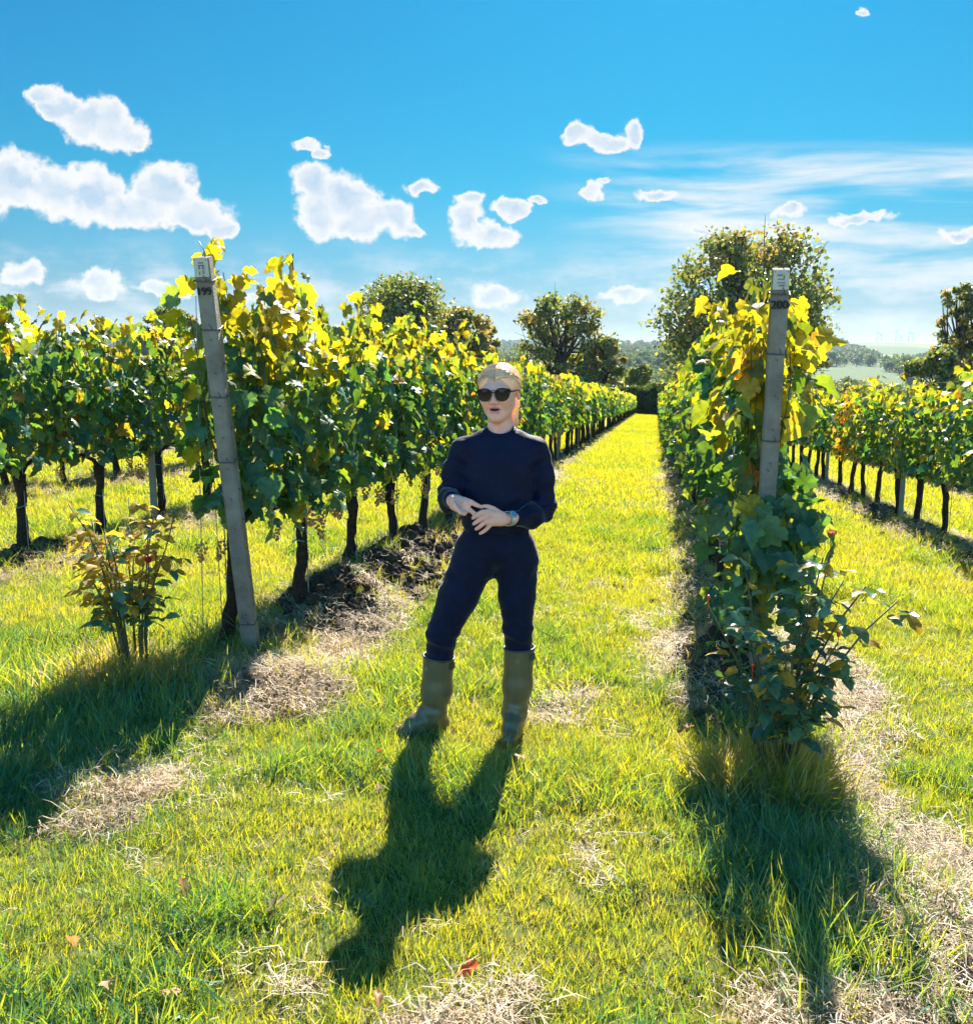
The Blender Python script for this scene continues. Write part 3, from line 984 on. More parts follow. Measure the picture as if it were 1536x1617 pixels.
def end_post(number, x, y, length, lean, yawz, label, plate_lines, ties, side=0.0):
    zb = -SLOPE * y - TILT * x
    root = empty('end_post', (x, y, zb - 0.05), 0, label, 'post', 'numbered end posts')
    root.rotation_euler = (lean, math.radians(side), yawz)
    w = 0.040
    c = 0.009
    prof = [(-w + c, -w), (w - c, -w), (w, -w + c), (w, w - c), (w - c, w), (-w + c, w), (-w, w - c), (-w, -w + c)]
    V, F = [], []
    zs = np.linspace(-0.3, length, 14)
    for i, z in enumerate(zs):
        s = 1.06 - 0.10 * (z / length)
        for j, (a, b) in enumerate(prof):
            V.append((a * s + 0.0012 * math.sin(i * 2.1 + j), b * s + 0.0012 * math.cos(i * 1.7 + j * 2), z))
    n = 8
    for i in range(len(zs) - 1):
        for j in range(n):
            F.append((i * n + j, i * n + (j + 1) % n, (i + 1) * n + (j + 1) % n, (i + 1) * n + j))
    F.append(tuple((len(zs) - 1) * n + j for j in range(n)))
    mk('shaft', V, F, M['concrete'], root)
    fy = -w * 0.965 - 0.001
    me = text_mesh(number, 0.052, name='number_marking')
    me.materials.append(M['ink'])
    o = bpy.data.objects.new('number_marking', me)
    o.rotation_euler = (math.pi / 2, 0, 0)
    o.location = (0, fy - 0.0042, length - 0.158)
    link(o, root)
    # tag plate nailed to the head of the post
    pl = MB().add(*box((0, fy - 0.003, length - 0.045), (0.070, 0.003, 0.088))).build('plate', M['plate'], root)
    for (bx, bz, bw, bh) in plate_lines:
        MB().add(*box((bx, fy - 0.0055, length - 0.045 + bz), (bw, 0.001, bh))).build('print_mark', M['greyink'], pl)
    for sx in (-0.028, 0.028):
        MB().add(*tube([(sx, fy - 0.004, length - 0.010), (sx, fy - 0.0075, length - 0.010)], 0.0028, 8)).build('nail', M['wire'], pl)
    for z in ties:
        t = MB()
        ww = w + 0.004
        loop = [(-ww, -ww, z), (ww, -ww, z - 0.004), (ww, ww, z + 0.004), (-ww, ww, z), (-ww, -ww, z + 0.003)]
        P = []
        for a, b in zip(loop[:-1], loop[1:]):
            for q in range(4):
                P.append(np.array(a) * (1 - q / 4) + np.array(b) * q / 4)
        P.append(np.array(loop[-1]))
        t.add(*tube(P, 0.0032, 6))
        t.add(*tube([(ww * 0.3, -ww - 0.002, z), (ww * 0.42, -ww - 0.012, z + 0.012), (ww * 0.2, -ww - 0.016, z + 0.03)], 0.0022, 5))
        t.build('wire_tie', M['wire'], root, True)
    for z in np.arange(0.35, length - 0.28, 0.165):
        a = np.linspace(0.3, 2 * math.pi - 0.9, 9)
        MB().add(*tube(np.stack([0.012 * np.cos(a) - 0.004, np.full(9, fy - 0.004), z + 0.014 * np.sin(a)], -1), 0.0022, 5)).build('hook', M['wire'], root, True)
        MB().add(*tube([(w * 0.98, -0.004, z + 0.05), (w * 0.98 + 0.007, -0.004, z + 0.05)], 0.005, 7)).build('staple', M['wire'], root, True)
    MB().add(*tube([(0.01, 0, length - 0.02), (0.012, -0.004, length + 0.03), (-0.008, -0.008, length + 0.075)], [0.003, 0.0025, 0.002], 5)).build('wire_end', M['wire'], root, True)
    return root


end_post('199', -2.16, 4.90, 2.235, math.radians(10.2), math.radians(7), 'leaning concrete post numbered 199 left of the person',
         [(0, 0.022, 0.024, 0.006), (0.0, 0.010, 0.030, 0.005), (-0.009, 0.0, 0.007, 0.016), (0.009, 0.0, 0.007, 0.016), (-0.010, -0.026, 0.006, 0.016), (0.008, -0.026, 0.012, 0.005), (0.008, -0.017, 0.012, 0.004)], [2.127, 1.895, 1.56, 1.22, 0.30], side=-1.2)
end_post('200', 0.555, 5.05, 2.255, math.radians(8.8), math.radians(-2), 'concrete post numbered 200 wrapped in vine leaves on the right',
         [(-0.006, 0.020, 0.022, 0.006), (0.012, 0.012, 0.006, 0.014), (0.0, 0.002, 0.030, 0.004), (0.0, -0.014, 0.036, 0.004), (0.004, -0.026, 0.026, 0.006)], [2.147, 1.875, 1.46])

WIRE_Z = (0.82, 1.18, 1.52, 1.84)
WIRE_WORD = ('lowest', 'second lowest', 'second highest', 'highest')


def row_phrase(k):
    return {199: 'the row left of the person', 200: 'the row right of the person', 198: 'the second row left of the person', 201: 'the second row right of the person',
            197: 'the third row left of the person', 202: 'the third row right of the person'}[k]


for k in (198, 199, 200, 201):
    for zi, z in enumerate(WIRE_Z):
        ys = np.concatenate([[4.72], np.arange(6, 70, 3.0)])
        P = np.stack([np.full(len(ys), ROWS[k]) + 0.012 * (-1) ** zi, ys, gh(np.full(len(ys), ROWS[k] + .8), ys) * 0 - SLOPE * ys - TILT * ROWS[k] + z + 0.05], -1)
        o = MB().add(*tube(P, 0.0022, 5)).build('trellis_wire', M['wire'], smooth=True)
        tag(o, '%s trellis wire strung along %s' % (WIRE_WORD[zi], row_phrase(k)), 'wire', 'trellis wires')

for (xa, ya, za, xb, yb, lab) in ((-2.25, 4.60, 1.78, -2.47, 4.93, 'thin guy wire from the head of post 199 nearer the rose'), (-2.24, 4.66, 1.72, -2.46, 5.16, 'thin guy wire from the head of post 199 nearer the post')):
    zb = g1(xb, yb)
    o = MB().add(*tube([(xa, ya, za), ((xa + xb) / 2, (ya + yb) / 2, (za + zb) / 2), (xb, yb, zb - 0.05)], 0.0026, 5)).build('guy_wire', M['rod'], smooth=True)
    tag(o, lab, 'wire', 'guy wires of post 199')


def steel_post(x, y, h, label, group):
    zb = g1(x, y)
    root = empty('trellis_post', (x, y, zb), 0, label, 'post', group)
    w, d, t = 0.028, 0.020, 0.004
    prof = [(-w, -d), (w, -d), (w, d), (w - t, d), (w - t, -d + t), (-w + t, -d + t), (-w + t, d), (-w, d)]
    V = [(a, b, z) for z in (-0.2, h) for a, b in prof]
    F = [(i, (i + 1) % 8, 8 + (i + 1) % 8, 8 + i) for i in range(8)]
    F += [(8, 9, 10, 11, 12, 13, 14, 15)]
    mk('channel', V, F, M['steel_post'], root)
    for z in WIRE_Z:
        MB().add(*box((w + 0.003, 0, z), (0.008, 0.016, 0.016))).build('wire_clip', M['wire'], root)


for k, ys in ((199, (10.7, 16.5, 22.3, 28.1, 33.9)), (200, (10.9, 16.7, 22.5)), (201, (13.75, 19.6, 25.4)), (198, (8.95, 14.8, 20.6))):
    for i, y in enumerate(ys):
        steel_post(ROWS[k] + 0.01, y, 1.9, 'slim grey steel post, %s trellis post along %s' % (('first', 'second', 'third', 'fourth', 'fifth')[i], row_phrase(k)), 'steel trellis posts')


# ------------------------------------------------------------------ grapevines
def canopy(rg, L=1.25, n_shoots=10, z0=0.82, ztop=2.08, smin=0.08, smax=0.138, gap=0.07, laterals=0.68, ybias=0.0, yellow=0.0, fill=75, zlow=0.06):
    P, Nn, T, S, Cc, paths = [], [], [], [], [], []
    up = np.array([0, 0, 1.0])

    def leaf(p, side, size, z):
        nr = side * rg.uniform(0.4, 1.0) + up * rg.uniform(0.1, 0.9) + rg.normal(0, 0.38, 3)
        tp = -up * rg.uniform(0.5, 1.0) + side * rg.uniform(0.0, 0.7) + rg.normal(0, 0.3, 3)
        P.append(p); Nn.append(nr); T.append(tp); S.append(size)
        py = 0.05 + 0.55 * float(sst(1.45, 2.0, z)) + yellow * float(sst(1.1, 1.7, z)) + 0.25 * (float(vnoise(p[1] * 3 + rgk, z * 3, 5)) - 0.5)
        q = rg.uniform()
        if q < 0.012:
            Cc.append(3)
        elif q < py:
            Cc.append(2)
        elif q < py + 0.42:
            Cc.append(1)
        else:
            Cc.append(0)
    rgk = rg.uniform(0, 100)
    for s in range(n_shoots):
        yb = -L / 2 + L * (s + rg.uniform(0.1, 0.9)) / n_shoots + ybias
        xb = rg.normal(0, 0.03)
        zt = ztop + rg.normal(0.0, 0.09)
        ln = rg.normal(0, 0.12)
        xs = rg.normal(0, 0.11)
        npt = 8
        tt = np.linspace(0, 1, npt)
        path = np.stack([xb + xs * tt + 0.03 * np.sin(tt * 7 + s), yb + ln * tt + 0.03 * np.cos(tt * 6 + s * 2), z0 + (zt - z0) * tt], -1)
        paths.append(path)
        m = int((zt - z0) / gap)
        for i in range(m):
            f = (i + 0.5) / m
            nd = np.array([np.interp(f, tt, path[:, c]) for c in range(3)])
            for _ in range(1 + (rg.uniform() < laterals)):
                a = rg.normal(0, 0.65) + (0 if rg.uniform() < 0.5 else math.pi)
                side = np.array([math.cos(a), math.sin(a), 0])
                pet = rg.uniform(0.03, 0.13) * (1.0 - 0.35 * f)
                p = nd + side * pet + np.array([0, 0, rg.uniform(-0.03, 0.03)])
                leaf(p, side, rg.uniform(smin, smax) * (1.08 - 0.35 * f * rg.uniform(0.3, 1)), p[2])
    for i in range(fill):
        sd = 1 if rg.uniform() < 0.5 else -1
        p = np.array([sd * rg.uniform(0.10, 0.27), rg.uniform(-L / 2, L / 2) + ybias, rg.uniform(z0 - zlow, ztop - 0.15)])
        leaf(p, np.array([sd, rg.normal(0, 0.4), 0]), rg.uniform(smin, smax), p[2])
    return np.array(P), frames(np.array(Nn), np.array(T)), np.array(S), np.array(Cc), rg.integers(0, 12, len(P)), paths


def trunk_geo(rg, lean=(0, 0), h=0.72, r=0.042):
    n = 11
    t = np.linspace(0, 1, n)
    x = lean[0] * t + 0.03 * np.sin(t * 5 + rg.uniform(0, 6)) * t + rg.normal(0, 0.006, n)
    y = lean[1] * t + 0.03 * np.sin(t * 4 + rg.uniform(0, 6)) * t + rg.normal(0, 0.006, n)
    z = -0.08 + (h + 0.08) * t
    rr = r * (1.25 - 0.55 * np.sin(t * 2.2) + 0.25 * t ** 3)
    rr *= 1 + rg.normal(0, 0.09, n)
    bump = 1 + 0.16 * np.sin(np.arange(10)[None] * 2.5 + rg.uniform(0, 6) + t[:, None] * 3) + rg.normal(0, 0.06, (n, 10))
    V, F = tube(np.stack([x, y, z], -1), rr, 10, True, bump)
    head = np.array([x[-1], y[-1], z[-1]])
    return V, F, head


def cordon_geo(rg, head, L=0.55):
    mb = MB()
    for s in (-1, 1):
        e = np.array([0, s * L, 0.80])
        m1 = head + np.array([rg.normal(0, 0.02), s * 0.08, 0.06])
        mb.add(*tube([head - np.array([0, 0, 0.03]), m1, np.array([0.01, s * L * 0.5, 0.82]), e], [0.024, 0.018, 0.013, 0.008], 7))
    return mb


def grape_bunch_geo(rg, r=0.0085, n=26):
    ico = []
    bm = bmesh.new()
    bmesh.ops.create_icosphere(bm, subdivisions=1, radius=r)
    bv = np.array([v.co[:] for v in bm.verts]); bf = [tuple(v.index for v in f.verts) for f in bm.faces]
    bm.free()
    mb = MB()
    for i in range(n):
        t = i / n
        a = i * 2.4
        q = 0.030 * math.sqrt(max(0.05, 1 - (t - 0.15) ** 2 * 1.25)) * (1 - 0.55 * t)
        mb.add(bv + np.array([q * math.cos(a), q * math.sin(a), -0.11 * t]) + rg.normal(0, 0.002, 3), bf)
    mb.add(*tube([(0, 0, 0.03), (0, 0, -0.01)], 0.002, 5))
    return mb


def tri_mesh(name, P, R, S, C, H, shapes):
    V, F, mi, L = merge_leaves(P, R, S, H, C, shapes)
    return set_lc(mk_mesh(name, V, F, VINE_MATS, mi), L)


LEAF_MESH = [[set_lc(mk_mesh('leaf', V, F, [mt]), V) for mt in VINE_MATS] for (V, F) in SHAPES_HI]
rgv = np.random.default_rng(2024)
TRUNKS, CORDONS, SHOOTS = [], [], []
for i in range(6):
    V, F, hd = trunk_geo(rgv, (rgv.normal(0, 0.03), rgv.normal(0, 0.05)))
    TRUNKS.append(mk_mesh('trunk', V, F, [M['bark']], smooth=True))
    mb = cordon_geo(rgv, hd)
    CORDONS.append(mk_mesh('cordon', np.vstack(mb.V), mb.F, [M['bark']], smooth=True))
BUNCHES = []
for i in range(3):
    mb = grape_bunch_geo(np.random.default_rng(60 + i))
    BUNCHES.append(mk_mesh('grape_bunch', np.vstack(mb.V), mb.F, [M['grape']], smooth=True))
v_, f_ = tube([(0, 0, -0.1), (0, 0, 0.5), (0.004, 0.003, 1.05)], 0.0035, 5)
ROD = mk_mesh('support_rod', v_, f_, [M['rod']])
a_ = np.linspace(0, 2 * math.pi, 13)
v_, f_ = tube(np.stack([0.05 * np.cos(a_), 0.045 * np.sin(a_), 0.01 * np.sin(a_ * 2)], -1), 0.003, 5, caps=False)
TIE = mk_mesh('vine_tie', v_, f_, [M['tie']])
v_, f_ = tube([(-0.045, 0, 0), (-0.07, -0.01, 0.0), (-0.085, -0.015, -0.008)], 0.002, 5)


def child(name, me, parent, loc=(0, 0, 0), rot=(0, 0, 0), sc=1.0):
    o = bpy.data.objects.new(name, me)
    o.location = loc
    o.rotation_euler = rot
    o.scale = (sc, sc, sc) if not isinstance(sc, (tuple, list)) else sc
    return link(o, parent)


# shared foliage for vines farther off
FOL_MID, FOL_FAR, SHOOT_MID = [], [], []
for i in range(8):
    rg = np.random.default_rng(900 + i)
    P, R, S, C, H, paths = canopy(rg, L=1.35, n_shoots=9, laterals=0.7, gap=0.085, smin=0.08, smax=0.14, fill=105, ztop=1.96, z0=0.78, zlow=0.05)
    FOL_MID.append(tri_mesh('foliage', P, R, S, C, H, SHAPES_MID))
for i in range(5):
    rg = np.random.default_rng(950 + i)
    P, R, S, C, H, paths = canopy(rg, L=1.5, n_shoots=6, laterals=0.4, gap=0.13, smin=0.15, smax=0.24, fill=60, ztop=1.96)
    FOL_FAR.append(tri_mesh('foliage', P, R, S, C, H, SHAPES_FAR))

_m = FOL_MID[2].copy()
_mi = np.zeros(len(_m.polygons), np.int32); _m.polygons.foreach_get('material_index', _mi)
_h = hash2(np.arange(len(_mi)) // 10, np.arange(len(_mi)) * 0, 3)
_m.polygons.foreach_set('material_index', np.where(_h < 0.5, 3, np.where(_h < 0.7, 2, _mi)).astype(np.int32))
FOL_ORANGE = _m
ORD = ['first', 'second', 'third', 'fourth', 'fifth', 'sixth', 'seventh', 'eighth', 'ninth', 'tenth', 'eleventh', 'twelfth', 'thirteenth', 'fourteenth', 'fifteenth', 'sixteenth', 'seventeenth', 'eighteenth', 'nineteenth', 'twentieth'] + ['%s-%s' % (t, u) for t in ('twenty', 'thirty', 'forty') for u in ('first', 'second', 'third', 'fourth', 'fifth', 'sixth', 'seventh', 'eighth', 'ninth')]
GROUPS = {k: 'grapevines in ' + row_phrase(k) for k in (197, 198, 199, 200, 201, 202)}


def near_vine(k, x, y, label, seed, n_ind=290, lean=(0, 0), trunk_dx=(0, 0), clear=None, curtain=0, **kw):
    """a vine close to the camera: every leaf that shows large is an object of its own"""
    rg = np.random.default_rng(seed)
    bx, by = x + trunk_dx[0], y + trunk_dx[1]
    zb = g1(bx, by)
    root = empty('grapevine', (bx, by, zb), 0, label, 'grapevine', GROUPS[k])
    off = np.array([x - bx, y - by, (-SLOPE * y - TILT * x + 0.04) - zb])
    V, F, hd = trunk_geo(rg, lean, 0.70 + off[2], 0.045)
    mk('trunk', V, F, M['bark'], root, smooth=True)
    cordon_geo(rg, hd - off, 0.22 if clear and clear[0] < 0 else 0.5).build('cordon', M['bark'], root, True, loc=off)
    P, R, S, C, H, paths = canopy(rg, **kw)
    P = P + off
    if clear:                       # growth is tucked back from the face of the end post
        xp, yp, ln, zmin = clear
        wx, wy, wz = P[:, 0] + bx, P[:, 1] + by, P[:, 2] + zb
        hz = wz - (-SLOPE * yp - TILT * xp)
        ya = yp - hz * math.tan(ln)
        t_ = np.clip((ya + 0.04) / np.maximum(wy, 0.5), 0, 3)
        infront = (wy < ya + 0.05) & (np.abs(wx * t_ - xp) < 0.052 + S * 0.55) & (hz > zmin)
        infront |= (hz > zmin) & ((wy < ya - 0.13) | ((wx < xp - 0.2) & (wy < yp) & (xp < 0)))
        P, R, S, C, H = P[~infront], R[~infront], S[~infront], C[~infront], H[~infront]
    if curtain:                     # leaves hanging over the lower half of the post
        ca = np.stack([rg.uniform(-0.17, 0.22, curtain), np.zeros(curtain), rg.uniform(0.42, 1.12, curtain)], -1)
        ca[:, 1] = clear[1] - ca[:, 2] * math.tan(clear[2]) - rg.uniform(0.05, 0.16, curtain) - by
        ca[:, 0] += clear[0] - bx
        ca[:, 2] += -SLOPE * clear[1] - TILT * clear[0] - zb
        Rn = frames(np.stack([rg.normal(0, 0.5, curtain), -np.ones(curtain), rg.uniform(0, 0.8, curtain)], -1), np.stack([rg.normal(0, 0.35, curtain), rg.normal(-0.2, 0.2, curtain), -np.ones(curtain)], -1))
        P, R, S = np.vstack([P, ca]), np.concatenate([R, Rn]), np.concatenate([S, rg.uniform(0.085, 0.14, curtain)])
        C, H = np.concatenate([C, rg.choice([0, 0, 1, 1, 1, 2], curtain)]), np.concatenate([H, rg.integers(0, 12, curtain)])
    mb = MB()
    for pth in paths:
        if clear and np.any(pth[:, 1] + off[1] + by < clear[1] - 0.02 - pth[:, 2] * math.tan(clear[2])):
            lim = clear[1] + 0.03 - pth[:, 2] * math.tan(clear[2]) - off[1] - by
            pth = pth.copy()
            pth[:, 1] = np.maximum(pth[:, 1], lim)      # canes run up behind the post
        mb.add(*tube((pth + off)[:-1], np.linspace(0.0045, 0.0024, len(pth) - 1), 5, caps=False))
    tag(mb.build('shoots', M['cane'], root, True), kind='stuff')
    W = P + np.array([bx, by, zb])
    d = np.linalg.norm(W - CAM, axis=1)
    order = np.argsort(d / S)
    ind, rest = order[:n_ind], order[n_ind:]
    for i in ind:
        me = LEAF_MESH[H[i] % len(LEAF_MESH)][C[i]]
        o = bpy.data.objects.new('leaf', me)
        mt = Matrix([[*(R[i][0] * S[i]), P[i][0]], [*(R[i][1] * S[i]), P[i][1]], [*(R[i][2] * S[i]), P[i][2]], [0, 0, 0, 1]])
        o.matrix_basis = mt
        COL.objects.link(o)
        o.parent = root
    if len(rest) > 5:
        o = bpy.data.objects.new('foliage', tri_mesh('foliage', P[rest], R[rest], S[rest], C[rest], H[rest], SHAPES_HI))
        tag(link(o, root), kind='stuff')
    for q in range(rg.integers(3, 6)):
        s = 1 if rg.uniform() < 0.6 else -1
        child('grape_bunch', BUNCHES[q % 3], root, (off[0] + s * rg.uniform(0.03, 0.12), off[1] + rg.uniform(-0.5, 0.5), off[2] + rg.uniform(0.62, 0.80)), (rg.normal(0, 0.2), rg.normal(0, 0.2), rg.uniform(0, 6)), rg.uniform(0.9, 1.3))
    child('support_rod', ROD, root, (0.05, -0.02, 0))
    for z in (0.38, 0.58):
        child('vine_tie', TIE, root, (lean[0] * z / 0.7, lean[1] * z / 0.7, z), (0, 0, rg.uniform(0, 6)))
    return root


def plain_vine(k, x, y, label, seed, far=False, sz=1.0, mesh=None):
    rg = np.random.default_rng(seed)
    zb = g1(x, y)
    root = empty('grapevine', (x, y, zb), 0, label, 'grapevine', GROUPS[k])
    flip = math.pi if rg.uniform() < 0.5 else 0
    dz = (-SLOPE * y - TILT * x + 0.04) - zb
    lst = FOL_FAR if far else FOL_MID
    o = child('foliage', mesh or lst[rg.integers(0, len(lst))], root, (0, 0, dz * 0.8 + 0.02), (rg.normal(0, 0.02), rg.normal(0, 0.02), flip + rg.normal(0, 0.05)), (sz * rg.uniform(0.9, 1.1), 1.0, sz * rg.uniform(0.95, 1.06)))
    tag(o, kind='stuff')
    t = rg.integers(0, len(TRUNKS))
    rz = flip
    sc = rg.uniform(0.9, 1.1)
    child('trunk', TRUNKS[t], root, (0, 0, 0), (0, 0, rz), (sc, sc, 1))
    if not far:
        child('cordon', CORDONS[t], root, (0, 0, 0), (0, 0, rz))
        child('support_rod', ROD, root, (0.05, 0.02, 0))
        for q in range(2):
            child('grape_bunch', BUNCHES[q], root, (rg.choice([-1, 1]) * rg.uniform(0.05, 0.13), rg.uniform(-0.5, 0.5), rg.uniform(0.64, 0.78)), (0, 0, rg.uniform(0, 6)), 1.2)
    return root


x199, x200 = ROWS[199], ROWS[200]
near_vine(199, x199, 5.0, 'grapevine with leaning gnarled trunk crossing the post numbered 199', 41, n_ind=260, trunk_dx=(-0.17, -0.04), lean=(0.17, -0.06), L=0.85, n_shoots=8, ybias=-0.10, yellow=0.25, fill=70, ztop=2.08, clear=(-2.17, 4.90, math.radians(10.2), 0.85))
near_vine(199, x199 + 0.06, 5.62, 'grapevine with thick upright trunk, second from the post numbered 199', 42, lean=(0, -0.03), L=1.2, n_shoots=9, yellow=0.1, ztop=2.1)
for i, y in enumerate((6.75, 7.9, 9.05, 10.2)):
    near_vine(199, x199 + 0.02, y, 'grapevine, %s from the near end of the row left of the person' % ORD[i + 2], 43 + i, n_ind=(290, 280, 240, 200)[i], yellow=0.0, ztop=2.05)
near_vine(200, x200, 5.35, 'grapevine nearest the post numbered 200, crowned with large yellow leaves', 51, n_ind=300, L=1.15, n_shoots=12, ybias=-0.26, yellow=0.24, fill=150, z0=0.74, smin=0.08, smax=0.145, ztop=2.07, zlow=0.30, clear=(0.555, 5.05, math.radians(8.8), 1.08), curtain=70)
for i, y in enumerate((6.5, 7.65, 8.8)):
    near_vine(200, x200, y, 'grapevine, %s from the near end of the row right of the person' % ORD[i + 1], 52 + i, n_ind=(290, 220, 160)[i], ztop=2.04)
x198 = ROWS[198]
for i, y in enumerate((5.75, 6.9, 8.0, 9.1)):
    near_vine(198, x198, y, ('grapevine half cut off by the left edge of the photo, second row', 'grapevine whose trunk stands nearest the left edge, second row left', 'grapevine behind the left rose bush, second row left',
                             'grapevine just left of post 199 in the second row left')[i], 61 + i, n_ind=(120, 260, 240, 200)[i], yellow=-0.03, ztop=2.03)

yn = {199: 11.35, 200: 9.95, 198: 10.2, 201: 7.0, 197: 6.0, 202: 9.0}
ye = {199: 46, 200: 40, 198: 34, 201: 44, 197: 30, 202: 40}
cnt = {199: 6, 200: 4, 198: 4, 201: 0, 197: 0, 202: 0}
sd = 3000
for k in (199, 200, 198, 201, 197, 202):
    y = yn[k]
    i = cnt[k]
    while y < ye[k]:
        P0 = np.array([[ROWS[k], y, -SLOPE * y - TILT * ROWS[k] + 1.0]])
        ok, pxx, _ = visible(P0, mx=260)
        if ok[0]:
            inside = 0 < pxx[0] < 1536
            lab = ('grapevine, %s from the near end of %s' if k in (199, 200) else 'grapevine %s in line from the near end of %s') % (ORD[i], row_phrase(k))
            i += 1
            org = (k == 201 and abs(y - 17.8) < 0.575)
            if org:
                lab = 'grapevine with a patch of orange autumn leaves in the second row right'
            plain_vine(k, ROWS[k] + rgv.normal(0, 0.025), y + rgv.normal(0, 0.06), lab, sd, far=(y > 24), sz=0.97 if k < 200 else (0.96 if k == 200 else 0.93), mesh=FOL_ORANGE if org else None)
            sd += 1
        y += 1.15


def far_rows():
    src = []
    for i in range(5):
        V = np.array([v.co[:] for v in FOL_FAR[i].vertices]); F = np.array([p.vertices[:] for p in FOL_FAR[i].polygons])
        mi = np.array([p.material_index for p in FOL_FAR[i].polygons])
        tv = np.array([v.co[:] for v in TRUNKS[i].vertices]); tf = [p.vertices[:] for p in TRUNKS[i].polygons if len(p.vertices) == 4]
        t3 = np.array([(a, b, c) for a, b, c, d in tf] + [(a, c, d) for a, b, c, d in tf]) + len(V)
        o = bpy.data.objects.new('far_vine_%02d' % i, mk_mesh('far_vine_%02d' % i, np.vstack([V, tv]), np.vstack([F, t3]), VINE_MATS + [M['bark']], np.concatenate([mi, np.full(len(t3), 4)])))
        src.append(o)
    P = []
    for k in range(193, 208):
        y0 = ye.get(k, 6.0) if k in ye else 6.0
        for y in np.arange(y0, ROW_END - 0.5, 1.2):
            P.append((ROWS[k], y))
    P = np.array(P)
    Z = -SLOPE * P[:, 1] - TILT * P[:, 0] + 0.05
    P3 = np.stack([P[:, 0], P[:, 1], Z], -1)
    ok, _, _ = visible(P3 + np.array([0, 0, 1.0]), mx=300)
    P3 = P3[ok]
    n = len(P3)
    rg = np.random.default_rng(5)
    S = rg.uniform(0.88, 1.0, n)
    rz = np.where(rg.uniform(0, 1, n) < 0.5, 0, math.pi)
    scatter('far_vine_rows', P3, np.stack([np.zeros(n), np.zeros(n), rz], -1), S, rg.integers(0, 5, n), rg.uniform(0, 1, n), src, 'far grapevines running together into leafy walls down the slope', 'grapevines')


far_rows()


# ------------------------------------------------------------------ rose bushes at the row ends
ROSE_MESH = {m: [set_lc(mk_mesh('leaf', V, F, [M[m]]), V) for (V, F) in SHAPES_ROSE] for m in ('rose_green', 'rose_dark', 'rose_gold')}


